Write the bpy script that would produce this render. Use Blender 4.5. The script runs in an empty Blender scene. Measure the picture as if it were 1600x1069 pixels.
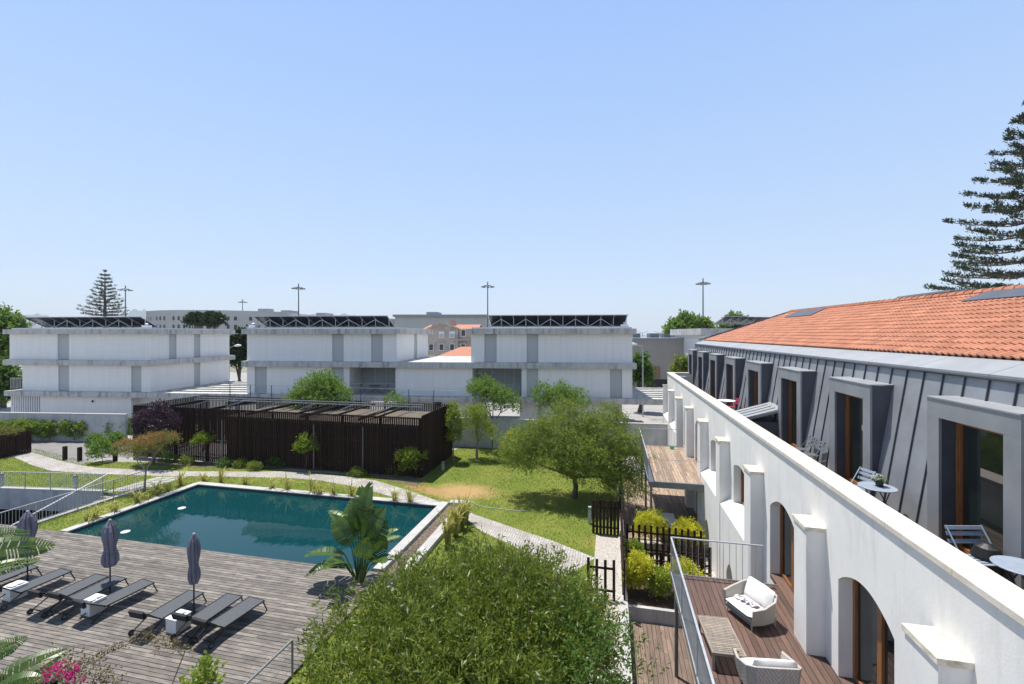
import bpy, math, random
import numpy as np
from mathutils import Vector, Matrix, geometry
C=bpy.context.scene
col=C.collection
R=math.radians
random.seed(7); rng=np.random.default_rng(7)
# ---------------- camera, world, sun, exposure ----------------
TH=R(12.64); ST,CT=math.sin(TH),math.cos(TH); EYE=9.5; F=700.0; HZ=523.0
cam=bpy.data.objects.new('camera',bpy.data.cameras.new('camera')); col.objects.link(cam)
cam.location=(0,0,EYE); cam.rotation_euler=(R(90),0,TH)
cam.data.sensor_width=36; cam.data.lens=F/1600*36; cam.data.shift_y=-(534.5-HZ)/1600
cam.data.clip_start=.1; cam.data.clip_end=20000
C.camera=cam
w=bpy.data.worlds.new('World'); C.world=w; w.use_nodes=True
nt=w.node_tree; bg=nt.nodes['Background']; sk=nt.nodes.new('ShaderNodeTexSky'); sk.sky_type='NISHITA'
SUN=Vector((-.26,.19,1)).normalized()
sk.sun_disc=False; sk.sun_elevation=math.asin(SUN.z); sk.sun_rotation=math.atan2(SUN.x,SUN.y)
sk.air_density=1.0; sk.dust_density=.6; sk.ozone_density=3.5; sk.altitude=0
mxw=nt.nodes.new('ShaderNodeMix'); mxw.data_type='RGBA'; mxw.inputs[0].default_value=.85
tcw=nt.nodes.new('ShaderNodeTexCoord'); sxw=nt.nodes.new('ShaderNodeSeparateXYZ'); rw=nt.nodes.new('ShaderNodeValToRGB')   # pale summer haze over the sky, by elevation
nt.links.new(tcw.outputs['Generated'],sxw.inputs[0]); nt.links.new(sxw.outputs['Z'],rw.inputs[0])
e=rw.color_ramp.elements; e[0].position=0; e[0].color=(.70,.79,.90,1); e[1].position=1; e[1].color=(.09,.14,.32,1); q=e.new(.12); q.color=(.62,.765,.97,1); q=e.new(.38); q.color=(.475,.67,1.0,1); q=e.new(.60); q.color=(.385,.585,1.0,1); q=e.new(.72); q.color=(.14,.22,.48,1)
scw=nt.nodes.new('ShaderNodeVectorMath'); scw.operation='SCALE'; scw.inputs['Scale'].default_value=5.05; nt.links.new(rw.outputs[0],scw.inputs[0])
nt.links.new(sk.outputs[0],mxw.inputs[6]); nt.links.new(scw.outputs[0],mxw.inputs[7]); nt.links.new(mxw.outputs[2],bg.inputs[0]); bg.inputs[1].default_value=.15
sl=bpy.data.lights.new('sun','SUN'); sl.energy=5.0; sl.angle=R(.5); sl.color=(1,.96,.9)
so=bpy.data.objects.new('sun',sl); col.objects.link(so); so.rotation_euler=SUN.to_track_quat('Z','Y').to_euler()
C.view_settings.view_transform='Standard'; C.view_settings.look='None'; C.view_settings.exposure=.40; C.view_settings.gamma=1
# ---------------- coordinates ----------------
def W(c,d,z=0): return (c*CT-d*ST, c*ST+d*CT, z)          # right / forward of the camera -> world
def G(u,v,z=0):                                            # point of the plane at height z seen at (u,v)
    d=(EYE-z)*F/(v-HZ); return W((u-800)/F*d,d,z)
def D(u,d,z=0): return W((u-800)/F*d,d,z)                 # point at forward distance d
def YX(u,X):                                               # Y on the plane X=const seen in column u
    d=X*F/CT/(u-957.0); return (d+X*ST)/CT
# ---------------- mesh helpers ----------------
class MB:
    def __init__(s): s.v=[]; s.f=[]; s.r=[]
    def add(s,vs,fs,r=None):
        n=len(s.v); s.v+= [tuple(p) for p in vs]; r=random.random() if r is None else r
        for f in fs: s.f.append(tuple(n+i for i in f)); s.r.append(r)
        return s
    def box(s,x0,x1,y0,y1,z0,z1,r=None):
        return s.add([(x0,y0,z0),(x1,y0,z0),(x1,y1,z0),(x0,y1,z0),(x0,y0,z1),(x1,y0,z1),(x1,y1,z1),(x0,y1,z1)],
            [(3,2,1,0),(4,5,6,7),(0,1,5,4),(1,2,6,5),(2,3,7,6),(3,0,4,7)],r)
    def bar(s,p,q,w,h=None,up=(0,0,1),r=None):
        p=Vector(p);q=Vector(q);h=h or w; d=(q-p).normalized(); u=Vector(up)
        if abs(d.dot(u))>.99: u=Vector((0,1,0))
        a=d.cross(u).normalized()*w/2; b=a.cross(d).normalized()*h/2
        return s.add([p-a-b,p+a-b,p+a+b,p-a+b,q-a-b,q+a-b,q+a+b,q-a+b],[(3,2,1,0),(4,5,6,7),(0,1,5,4),(1,2,6,5),(2,3,7,6),(3,0,4,7)],r)
    def tube(s,pts,rad,n=8,cap=True,r=None):
        pts=[Vector(p) for p in pts]; 
        if not hasattr(rad,'__len__'): rad=[rad]*len(pts)
        base=len(s.v); r=random.random() if r is None else r
        for i,p in enumerate(pts):
            d=(pts[min(i+1,len(pts)-1)]-pts[max(i-1,0)]).normalized()
            u=Vector((0,0,1)) if abs(d.z)<.95 else Vector((0,1,0))
            a=d.cross(u).normalized(); b=a.cross(d).normalized()
            for k in range(n):
                t=2*math.pi*k/n; s.v.append(tuple(p+(a*math.cos(t)+b*math.sin(t))*rad[i]))
        for i in range(len(pts)-1):
            for k in range(n):
                s.f.append((base+i*n+k,base+i*n+(k+1)%n,base+(i+1)*n+(k+1)%n,base+(i+1)*n+k)); s.r.append(r)
        if cap:
            s.f.append(tuple(base+k for k in range(n))[::-1]); s.r.append(r)
            m=base+(len(pts)-1)*n; s.f.append(tuple(m+k for k in range(n))); s.r.append(r)
        return s
    def lathe(s,c,prof,n=16,r=None,wob=None):
        base=len(s.v); r=random.random() if r is None else r
        for i,(rr,z) in enumerate(prof):
            for k in range(n):
                t=2*math.pi*k/n; q=rr*(wob(t,i) if wob else 1)
                s.v.append((c[0]+q*math.cos(t),c[1]+q*math.sin(t),c[2]+z))
        for i in range(len(prof)-1):
            for k in range(n): s.f.append((base+i*n+k,base+i*n+(k+1)%n,base+(i+1)*n+(k+1)%n,base+(i+1)*n+k)); s.r.append(r)
        s.f.append(tuple(base+k for k in range(n))[::-1]); s.r.append(r)
        m=base+(len(prof)-1)*n; s.f.append(tuple(m+k for k in range(n))); s.r.append(r)
        return s
    def build(s,name,m,parent=None,off=None,bevel=0,smooth=False):
        me=bpy.data.meshes.new(name)
        if off is None: off=OFF.get(parent.name,(0,0,0)) if parent else (0,0,0)
        vs=[(a-off[0],b-off[1],c-off[2]) for a,b,c in s.v]
        me.from_pydata(vs,[],s.f); me.update()
        at=me.attributes.new('rnd','FLOAT','FACE'); at.data.foreach_set('value',s.r)
        if smooth: me.polygons.foreach_set('use_smooth',[True]*len(me.polygons))
        me.materials.append(m); o=bpy.data.objects.new(name,me); col.objects.link(o)
        if parent: o.parent=parent; OFF[o.name]=off
        else: o.location=off
        if bevel:
            b=o.modifiers.new('b','BEVEL'); b.width=bevel; b.segments=2; b.limit_method='ANGLE'
        return o
OFF={}
def tag(o,label=None,cat=None,group=None,kind=None):
    if label: o['label']=label
    if cat: o['category']=cat
    if group: o['group']=group
    if kind: o['kind']=kind
    return o
def thing(name,label,cat,loc=(0,0,0),rz=0,group=None,world=True):
    o=bpy.data.objects.new(name,None); col.objects.link(o); o.location=loc; o.rotation_euler=(0,0,rz); o.empty_display_size=.2
    OFF[o.name]=tuple(loc) if world else (0,0,0)
    return tag(o,label,cat,group)
def copy_tree(o,parent=None):
    c=o.copy(); col.objects.link(c); c.parent=parent
    for ch in list(o.children): copy_tree(ch,c)
    return c
def put(o,loc,rz=0,label=None,scale=None):
    c=copy_tree(o); c.location=loc; c.rotation_euler=(0,0,rz)
    if label: c['label']=label
    if scale: c.scale=(scale,)*3
    return c
def sheet(name,polys,z,m,holes=(),kind='structure',label=None):
    mb=MB()
    loops=[[Vector((p[0],p[1],z)) for p in polys]]+[[Vector((p[0],p[1],z)) for p in h] for h in holes]
    tris=geometry.tessellate_polygon(loops); vs=[p for l in loops for p in l]
    fs=[]
    for t in tris:
        a,b,c=[vs[i] for i in t]
        fs.append(tuple(t) if (b-a).cross(c-a).z>0 else tuple(t)[::-1])
    mb.add(vs,fs); o=mb.build(name,m); tag(o,label=label,kind=kind); return o
# ---------------- materials ----------------
def nodes(name):
    m=bpy.data.materials.new(name); m.use_nodes=True; t=m.node_tree; return m,t,t.nodes['Principled BSDF'],t.links
def N(t,ty,**k):
    n=t.nodes.new(ty)
    for a,b in k.items():
        if a in n.inputs: n.inputs[a].default_value=b
        else: setattr(n,a,b)
    return n
def coord(t,kind='Object',scale=(1,1,1)):
    tc=t.nodes.new('ShaderNodeTexCoord'); mp=t.nodes.new('ShaderNodeMapping'); mp.inputs['Scale'].default_value=scale
    if kind=='World':
        g=t.nodes.new('ShaderNodeNewGeometry'); t.links.new(g.outputs['Position'],mp.inputs[0])
    else: t.links.new(tc.outputs[kind],mp.inputs[0])
    return mp.outputs[0]
def mixc(t,fac,a,b,mode='MIX'):
    n=t.nodes.new('ShaderNodeMix'); n.data_type='RGBA'; n.blend_type=mode
    for sck,v in ((n.inputs['Factor'],fac),(n.inputs['A'],a),(n.inputs['B'],b)):
        pass
    ins=[i for i in n.inputs if i.enabled or True]
    fa=n.inputs[0]; A=n.inputs[6]; B=n.inputs[7]
    for sck,v in ((fa,fac),(A,a),(B,b)):
        if hasattr(v,'links'): t.links.new(v,sck)
        elif isinstance(v,(int,float)): sck.default_value=v
        else: sck.default_value=(*v,1)
    return n.outputs[2]
def ramp(t,src,p0,p1,c0=(0,0,0),c1=(1,1,1)):
    r=t.nodes.new('ShaderNodeValToRGB'); r.color_ramp.elements[0].position=p0; r.color_ramp.elements[1].position=p1
    r.color_ramp.elements[0].color=(*c0,1); r.color_ramp.elements[1].color=(*c1,1); t.links.new(src,r.inputs[0]); return r.outputs[0]
def bump(t,src,strength,dist=.02):
    b=t.nodes.new('ShaderNodeBump'); b.inputs['Strength'].default_value=strength; b.inputs['Distance'].default_value=dist
    t.links.new(src,b.inputs['Height']); return b.outputs[0]
def PM(name,c1,c2=None,scale=3,rough=.6,bmp=.15,bs=40,metal=0,spec=.5,space='Object',stretch=(1,1,1),rnd=0,p=(.35,.65)):
    m,t,b,L=nodes(name); c2=c2 or tuple(x*.8 for x in c1)
    co=coord(t,space,stretch)
    n=N(t,'ShaderNodeTexNoise',Scale=scale,Detail=6,Roughness=.6); L.new(co,n.inputs['Vector'])
    c=mixc(t,ramp(t,n.outputs[0],*p),c1,c2)
    if rnd:
        a=t.nodes.new('ShaderNodeAttribute'); a.attribute_name='rnd'
        mr=N(t,'ShaderNodeMapRange'); mr.inputs['To Min'].default_value=1-rnd; mr.inputs['To Max'].default_value=1+rnd; L.new(a.outputs['Fac'],mr.inputs[0])
        cc=t.nodes.new('ShaderNodeCombineColor'); 
        for i in range(3): L.new(mr.outputs[0],cc.inputs[i])
        c=mixc(t,1.0,c,cc.outputs[0],'MULTIPLY')
    L.new(c,b.inputs['Base Color']); b.inputs['Roughness'].default_value=rough; b.inputs['Metallic'].default_value=metal
    b.inputs['Specular IOR Level'].default_value=spec
    if bmp:
        n2=N(t,'ShaderNodeTexNoise',Scale=bs,Detail=4); L.new(co,n2.inputs['Vector']); L.new(bump(t,n2.outputs[0],bmp,.01),b.inputs['Normal'])
    return m
def LEAF(name,c1,c2,c3=None,tr=.3,rough=.5):
    m,t,b,L=nodes(name)
    a=t.nodes.new('ShaderNodeAttribute'); a.attribute_name='rnd'
    r=t.nodes.new('ShaderNodeValToRGB'); e=r.color_ramp.elements; e[0].color=(*c1,1); e[1].color=(*c2,1); e[1].position=.8
    if c3: x=e.new(.97); x.color=(*c3,1); e[1].position=.8
    L.new(a.outputs['Fac'],r.inputs[0])
    n=N(t,'ShaderNodeTexNoise',Scale=1.3,Detail=3); L.new(coord(t,'World'),n.inputs['Vector'])
    c=mixc(t,ramp(t,n.outputs[0],.35,.65),r.outputs[0],tuple((x+y)/2*.8 for x,y in zip(c1,c2)))
    L.new(c,b.inputs['Base Color']); b.inputs['Roughness'].default_value=rough; b.inputs['Specular IOR Level'].default_value=.35
    tl=t.nodes.new('ShaderNodeBsdfTranslucent'); tc=mixc(t,.5,c,tuple(min(1,x*2) for x in c2)); L.new(tc,tl.inputs[0])
    mx=t.nodes.new('ShaderNodeMixShader'); mx.inputs[0].default_value=tr; L.new(b.outputs[0],mx.inputs[1]); L.new(tl.outputs[0],mx.inputs[2])
    L.new(mx.outputs[0],t.nodes['Material Output'].inputs[0]); return m
def CONC(name,c1,c2,dark,amt=.5,space='Object'):       # weathered concrete: blotches plus vertical streaks
    m,t,b,L=nodes(name)
    n=N(t,'ShaderNodeTexNoise',Scale=1.2,Detail=8,Roughness=.65); L.new(coord(t,space),n.inputs['Vector'])
    base=mixc(t,ramp(t,n.outputs[0],.35,.65),c1,c2)
    s=N(t,'ShaderNodeTexNoise',Scale=1.5,Detail=7,Roughness=.7); L.new(coord(t,space,(1.6,1.6,.25)),s.inputs['Vector'])
    f=ramp(t,s.outputs[0],.5,.72); mm=t.nodes.new('ShaderNodeMath'); mm.operation='MULTIPLY'; mm.inputs[1].default_value=amt; L.new(f,mm.inputs[0])
    L.new(mixc(t,mm.outputs[0],base,dark),b.inputs['Base Color']); b.inputs['Roughness'].default_value=.85
    n2=N(t,'ShaderNodeTexNoise',Scale=30,Detail=5); L.new(coord(t,space),n2.inputs['Vector']); L.new(bump(t,n2.outputs[0],.2,.01),b.inputs['Normal'])
    return m
M={}
M['render']=CONC('white_render',(.79,.765,.72),(.73,.71,.675),(.50,.48,.45),.5,'World')
M['panel']=PM('white_panel',(.80,.785,.755),(.74,.725,.70),.6,.55,.1,3,stretch=(6,6,.4))
M['fascia']=CONC('fascia_concrete',(.55,.54,.51),(.43,.425,.40),(.14,.14,.14),.95)
M['wallconc']=CONC('garden_wall_concrete',(.50,.50,.49),(.38,.385,.38),(.18,.18,.18),.6,'World')
M['stone']=PM('limestone',(.66,.61,.53),(.56,.50,.41),5,.8,.3,40,space='World')
M['stone_old']=PM('limestone_worn',(.74,.68,.56),(.42,.36,.26),7,.85,.4,50,space='World',p=(.4,.75))
M['zinc']=PM('zinc_sheet',(.31,.322,.335),(.235,.248,.265),1.0,.48,.08,1.5,metal=.3,space='World')
M['zinc_flat']=PM('zinc_flashing',(.34,.35,.355),(.28,.29,.295),1.2,.55,.08,2.5,metal=.25,space='World')
M['zinc_dark_and_shade']=PM('zinc_dark_and_shade',(.10,.11,.13),(.075,.083,.10),1.6,.5,.08,3,metal=.4,space='World')  # roof hatches are dark sheet; dormer cheeks carry their shade in this colour
M['seam']=PM('zinc_seam',(.09,.10,.115),(.07,.075,.09),3,.5,.05,30,metal=.4)
M['oak']=PM('oiled_wood',(.30,.13,.045),(.20,.08,.028),4,.45,.2,20,stretch=(8,8,.6))
M['glass'],t,b,L=nodes('window_glass'); b.inputs['Base Color'].default_value=(.012,.018,.016,1); b.inputs['Roughness'].default_value=.03; b.inputs['IOR'].default_value=1.6
b.inputs['Specular IOR Level'].default_value=.8
M['dark']=PM('dark_metal',(.02,.02,.022),(.014,.014,.016),5,.4,.05,40,metal=.2)
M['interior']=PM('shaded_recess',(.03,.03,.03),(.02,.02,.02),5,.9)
M['shutter'],t,b,L=nodes('ribbed_shutter')
wv=N(t,'ShaderNodeTexWave',Scale=7.0,bands_direction='X'); L.new(coord(t,'Object',(1,1,0)),wv.inputs['Vector'])
L.new(mixc(t,wv.outputs[1],(.40,.42,.42),(.50,.52,.52)),b.inputs['Base Color']); b.inputs['Roughness'].default_value=.5; L.new(bump(t,wv.outputs[1],.5,.02),b.inputs['Normal'])
M['solar']=PM('solar_panel_back',(.018,.02,.026),(.012,.014,.02),6,.3,0,metal=.1)
M['galv']=PM('galvanised_steel',(.50,.52,.54),(.40,.42,.44),8,.45,.05,40,metal=.4)
M['steel_grey']=PM('painted_steel_grey',(.17,.18,.19),(.13,.14,.15),4,.5,.05,40,metal=.2)
M['whitemetal']=PM('white_painted_metal',(.78,.79,.80),(.70,.71,.72),5,.4,.03,30)
M['slat']=PM('dark_stained_timber',(.040,.022,.015),(.022,.013,.009),5,.85,.3,30,spec=.15,stretch=(3,3,.5),rnd=.35)
M['tile']=PM('terracotta_tile',(.47,.20,.11),(.36,.14,.078),2.2,.8,.3,40,space='World',rnd=.16)
M['deckg']=PM('weathered_grey_decking',(.212,.185,.152),(.100,.090,.080),1.2,.75,.4,20,space='World',stretch=(1.6,6,1),rnd=.34)
M['decky']=PM('weathered_decking_along',(.20,.14,.105),(.12,.082,.062),1.4,.75,.4,20,space='World',stretch=(10,1.2,1),rnd=.28)
M['deckr']=PM('brown_balcony_decking',(.125,.072,.052),(.085,.048,.036),1.4,.6,.3,20,space='World',stretch=(10,1.2,1),rnd=.25)
M['deckf']=PM('bleached_balcony_decking',(.36,.27,.19),(.22,.155,.11),2.4,.7,.3,20,space='World',stretch=(10,1.2,1),rnd=.3)
M['bark']=PM('bark',(.12,.09,.065),(.07,.052,.038),6,.9,.6,18,stretch=(1,1,.3))
M['barkpale']=PM('pale_bark',(.30,.26,.20),(.18,.15,.11),6,.9,.5,18)
M['concstep']=PM('concrete_paving',(.42,.40,.36),(.30,.285,.255),5,.85,.3,40,space='World')
M['coping']=PM('pool_coping',(.46,.45,.42),(.36,.35,.33),2,.7,.15,30,space='World')
M['poolwall']=PM('dark_pool_wall',(.03,.05,.055),(.02,.035,.04),3,.4,.1,30,space='World')
M['fabric']=PM('lilac_grey_canvas',(.20,.19,.235),(.14,.135,.17),4,.9,.4,60)
M['sling']=PM('charcoal_sling',(.060,.066,.072),(.048,.052,.058),8,.6,.2,120)
M['cushion']=PM('white_cushion',(.78,.76,.72),(.70,.68,.64),6,.95,.3,50)
M['cushdark']=PM('black_cushion',(.016,.016,.018),(.01,.01,.012),6,.8,.2,50)
M['wicker']=None
m,t,b,L=nodes('pale_wicker'); M['wicker']=m
ck=N(t,'ShaderNodeTexBrick',Scale=14.0); ck.inputs['Color1'].default_value=(.50,.47,.42,1); ck.inputs['Color2'].default_value=(.40,.375,.335,1); ck.inputs['Mortar'].default_value=(.17,.16,.14,1); ck.inputs['Mortar Size'].default_value=.012
ck.inputs['Brick Width'].default_value=.25; ck.inputs['Row Height'].default_value=.14
L.new(coord(t,'Generated',(1,1,1)),ck.inputs['Vector']); L.new(ck.outputs[0],b.inputs['Base Color']); b.inputs['Roughness'].default_value=.7
M['teak']=PM('grey_teak',(.30,.25,.20),(.20,.165,.13),4,.7,.3,30,stretch=(8,1,1),rnd=.2)
M['bluegrey']=PM('bluegrey_metal',(.28,.33,.40),(.24,.28,.34),8,.45,.05,30)
M['pot']=PM('black_pot',(.015,.015,.016),(.01,.01,.01),5,.5)
M['beige']=PM('beige_render',(.34,.31,.27),(.30,.275,.24),.3,.8,.1,3)
M['greyblock']=PM('grey_render_far',(.52,.50,.48),(.46,.445,.43),.15,.8,.1,2)
M['farslab']=PM('far_roof_band',(.30,.33,.37),(.26,.29,.33),.3,.8)
M['farglass']=PM('far_window',(.06,.065,.075),(.04,.045,.05),1,.3)
M['pavroof']=PM('tan_flat_roof',(.14,.115,.085),(.09,.073,.055),1.2,.9,.2,10,space='World')
M['oldwall']=PM('old_stucco',(.52,.44,.36),(.36,.30,.25),.9,.9,.2,5)
M['brownpanel']=PM('brown_gate',(.27,.17,.09),(.20,.125,.065),3,.7,.1,20,stretch=(4,4,.3))
M['red']=PM('magenta_paint',(.45,.03,.08),(.35,.02,.06),5,.5)
M['turq']=PM('turquoise_plastic',(.10,.42,.36),(.08,.34,.30),5,.5)
M['gravel'],t,b,L=nodes('white_gravel')
v=N(t,'ShaderNodeTexVoronoi',Scale=28.0); L.new(coord(t,'World'),v.inputs['Vector'])
n=N(t,'ShaderNodeTexNoise',Scale=3.0,Detail=5); L.new(coord(t,'World'),n.inputs['Vector'])
c=mixc(t,ramp(t,v.outputs['Distance'],.2,.75),(.66,.62,.56),(.26,.23,.20)); c=mixc(t,ramp(t,n.outputs[0],.45,.7),c,(.42,.37,.30))
L.new(c,b.inputs['Base Color']); b.inputs['Roughness'].default_value=.9; L.new(bump(t,v.outputs['Distance'],.7,.03),b.inputs['Normal'])
M['pebble'],t,b,L=nodes('brown_pebbles')
v=N(t,'ShaderNodeTexVoronoi',Scale=16.0); L.new(coord(t,'World'),v.inputs['Vector'])
hs=mixc(t,.5,(.30,.22,.16),v.outputs['Color'],'MULTIPLY'); c=mixc(t,ramp(t,v.outputs['Distance'],.35,.7),hs,(.05,.04,.03))
L.new(c,b.inputs['Base Color']); b.inputs['Roughness'].default_value=.8; L.new(bump(t,v.outputs['Distance'],1,.05),b.inputs['Normal'])
M['cobble'],t,b,L=nodes('limestone_setts')
v=N(t,'ShaderNodeTexVoronoi',Scale=8.5,Randomness=.45); v.feature='DISTANCE_TO_EDGE'; L.new(coord(t,'World'),v.inputs['Vector'])
v2=N(t,'ShaderNodeTexVoronoi',Scale=8.5,Randomness=.45); L.new(coord(t,'World'),v2.inputs['Vector'])
sp=t.nodes.new('ShaderNodeSeparateColor'); L.new(v2.outputs['Color'],sp.inputs[0])
n=N(t,'ShaderNodeTexNoise',Scale=.9,Detail=5); L.new(coord(t,'World'),n.inputs['Vector'])
c=mixc(t,sp.outputs[0],(.56,.53,.49),(.38,.355,.33)); c=mixc(t,ramp(t,n.outputs[0],.4,.68),c,(.34,.31,.27)); c=mixc(t,ramp(t,v.outputs[0],.03,.1),(.13,.115,.09),c)
L.new(c,b.inputs['Base Color']); b.inputs['Roughness'].default_value=.8; L.new(bump(t,ramp(t,v.outputs[0],0,.12),.6,.03),b.inputs['Normal'])
M['asphalt']=PM('worn_asphalt',(.235,.225,.21),(.17,.163,.152),1.5,.9,.4,40,space='World')
M['soil']=PM('dry_planting_soil',(.15,.11,.06),(.075,.085,.03),1.8,.95,.6,12,space='World')
M['mulch']=PM('brown_mulch',(.10,.065,.04),(.05,.035,.02),5,.95,.6,12,space='World')
M['farland']=PM('far_ground',(.25,.24,.2),(.12,.14,.07),.02,.95,0,space='World')
M['paving']=PM('pale_estate_paving',(.34,.325,.30),(.27,.26,.24),.4,.9,.1,20,space='World')
M['sea']=PM('sea_water',(.06,.11,.15),(.05,.09,.13),.002,.3,0,space='World')
M['hill']=PM('haze_tinted_woodland',(.12,.16,.17),(.15,.19,.19),.01,.95,0,space='World')  # bluish distance haze is mixed into the woodland colour
# lawn with worn patches
m,t,b,L=nodes('lawn'); M['lawn']=m
n=N(t,'ShaderNodeTexNoise',Scale=.45,Detail=7,Roughness=.6); L.new(coord(t,'World'),n.inputs['Vector'])
n3=N(t,'ShaderNodeTexNoise',Scale=14.0,Detail=5,Roughness=.7); L.new(coord(t,'World'),n3.inputs['Vector'])
c=mixc(t,ramp(t,n.outputs[0],.35,.68),(.15,.20,.028),(.27,.275,.055)); c=mixc(t,ramp(t,n3.outputs[0],.35,.75),c,(.055,.10,.012))
def patch(c,cx,cy,rx,ry,colr,rz=0,k=1.0):
    mp=t.nodes.new('ShaderNodeMapping'); mp.vector_type='TEXTURE'; mp.inputs['Location'].default_value=(cx,cy,0); mp.inputs['Rotation'].default_value=(0,0,rz); mp.inputs['Scale'].default_value=(rx,ry,1)
    g=t.nodes.new('ShaderNodeNewGeometry'); L.new(g.outputs['Position'],mp.inputs[0])
    ln=t.nodes.new('ShaderNodeVectorMath'); ln.operation='LENGTH'; L.new(mp.outputs[0],ln.inputs[0])
    nn=N(t,'ShaderNodeTexNoise',Scale=1.2,Detail=8,Roughness=.7); L.new(coord(t,'World'),nn.inputs['Vector'])
    ad=t.nodes.new('ShaderNodeMath'); ad.operation='ADD'; L.new(ln.outputs['Value'],ad.inputs[0]); 
    s2=t.nodes.new('ShaderNodeMath'); s2.operation='MULTIPLY_ADD'; L.new(nn.outputs[0],s2.inputs[0]); s2.inputs[1].default_value=1.4; s2.inputs[2].default_value=-.7; L.new(s2.outputs[0],ad.inputs[1])
    r=ramp(t,ad.outputs[0],.35,1.25,(k,k,k),(0,0,0)); 
    n4=N(t,'ShaderNodeTexNoise',Scale=9.0,Detail=5); L.new(coord(t,'World'),n4.inputs['Vector'])
    return mixc(t,r,c,mixc(t,n4.outputs[0],tuple(x*.75 for x in colr),colr))
px=G(722,768); c=patch(c,px[0],px[1],2.7,1.8,(.46,.30,.13),.2,.95)
px=G(665,764); c=patch(c,px[0],px[1],2.2,.6,(.40,.24,.10),-.3)
px=G(850,780); c=patch(c,px[0],px[1],3.4,1.6,(.30,.26,.06),.2,.45)
px=G(955,850); c=patch(c,px[0],px[1],1.2,2.0,(.34,.25,.08),.2,.6)
L.new(c,b.inputs['Base Color']); b.inputs['Roughness'].default_value=.9; b.inputs['Specular IOR Level'].default_value=.2
L.new(bump(t,n3.outputs[0],.9,.06),b.inputs['Normal'])
# pool water
m,t,b,L=nodes('pool_water'); M['water']=m
n=N(t,'ShaderNodeTexNoise',Scale=.25,Detail=3); L.new(coord(t,'World'),n.inputs['Vector'])
L.new(mixc(t,n.outputs[0],(.003,.042,.052),(.004,.040,.040)),b.inputs['Base Color']); b.inputs['Roughness'].default_value=.02; b.inputs['IOR'].default_value=1.33
n2=N(t,'ShaderNodeTexNoise',Scale=1.6,Detail=3); L.new(coord(t,'World',(1,.5,1)),n2.inputs['Vector']); L.new(bump(t,n2.outputs[0],.22,.02),b.inputs['Normal'])
# leaves
M['l_bush']=LEAF('olive_green_leaf',(.045,.09,.010),(.19,.235,.028),(.36,.34,.10),.32,.45)
M['l_bush2']=LEAF('mid_green_leaf',(.04,.10,.014),(.12,.21,.035),None,.35)
M['l_olive']=LEAF('fine_olive_leaf',(.075,.13,.018),(.22,.28,.045),(.34,.30,.08),.42)
M['l_lime']=LEAF('lime_green_leaf',(.10,.17,.018),(.26,.34,.035),(.50,.42,.04),.35)
M['l_yell']=LEAF('yellow_green_leaf',(.30,.34,.02),(.62,.58,.04),None,.35)
M['l_mid']=LEAF('fresh_green_leaf',(.065,.14,.018),(.18,.28,.045),None,.38)
M['l_dark']=LEAF('dark_green_leaf',(.018,.040,.012),(.045,.08,.022),None,.15)
M['l_pine']=LEAF('pine_needles',(.018,.034,.016),(.06,.08,.03),None,.08)
M['l_purple']=LEAF('purple_leaf',(.022,.010,.018),(.07,.035,.055),None,.2)
M['l_orange']=LEAF('orange_green_leaf',(.10,.15,.025),(.20,.20,.04),(.45,.13,.06),.3)
M['f_orange']=LEAF('coral_flower',(.42,.09,.05),(.55,.17,.08),None,.3)
M['f_mag']=LEAF('magenta_bract',(.42,.005,.12),(.62,.02,.22),None,.35)
M['l_strel']=LEAF('broad_leaf',(.04,.09,.022),(.085,.145,.022),(.16,.20,.035),.22,.36)
M['l_flax']=LEAF('striped_flax_leaf',(.22,.25,.04),(.52,.47,.14),(.28,.15,.05),.25)
M['l_grass']=LEAF('grass_blade',(.10,.16,.018),(.24,.29,.045),(.34,.30,.10),.3)
M['l_dry']=LEAF('dry_vine_leaf',(.13,.10,.045),(.22,.17,.08),(.15,.17,.04),.2)
# ---------------- foliage ----------------
def leafmesh(name,P,Dr,L_,W_,m,parent=None,off=(0,0,0),rr=None,fold=.0,rg=None):
    """P base points, Dr unit directions, one rhombic leaf each"""
    rg=rg or rng; n=len(P); rnd=rg.normal(size=(n,3)); S=np.cross(Dr,rnd); S/=np.linalg.norm(S,axis=1)[:,None]+1e-9
    L_=L_[:,None]; W_=W_[:,None]
    V=np.empty((n,4,3)); V[:,0]=P; V[:,1]=P+Dr*L_*.45+S*W_*.5; V[:,2]=P+Dr*L_; V[:,3]=P+Dr*L_*.45-S*W_*.5
    V=V-np.array(off); me=bpy.data.meshes.new(name); me.vertices.add(n*4); me.vertices.foreach_set('co',V.astype(np.float32).ravel())
    me.loops.add(n*4); me.loops.foreach_set('vertex_index',np.arange(n*4,dtype=np.int32))
    me.polygons.add(n); me.polygons.foreach_set('loop_start',np.arange(0,n*4,4,dtype=np.int32)); me.polygons.foreach_set('loop_total',np.full(n,4,dtype=np.int32))
    me.update(calc_edges=True); at=me.attributes.new('rnd','FLOAT','FACE'); at.data.foreach_set('value',(rg.random(n) if rr is None else rr).astype(np.float32))
    me.materials.append(m); o=bpy.data.objects.new(name,me); col.objects.link(o)
    if parent: o.parent=parent
    else: o.location=off
    return o
def unit(a): return a/(np.linalg.norm(a,axis=-1,keepdims=True)+1e-9)
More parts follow.
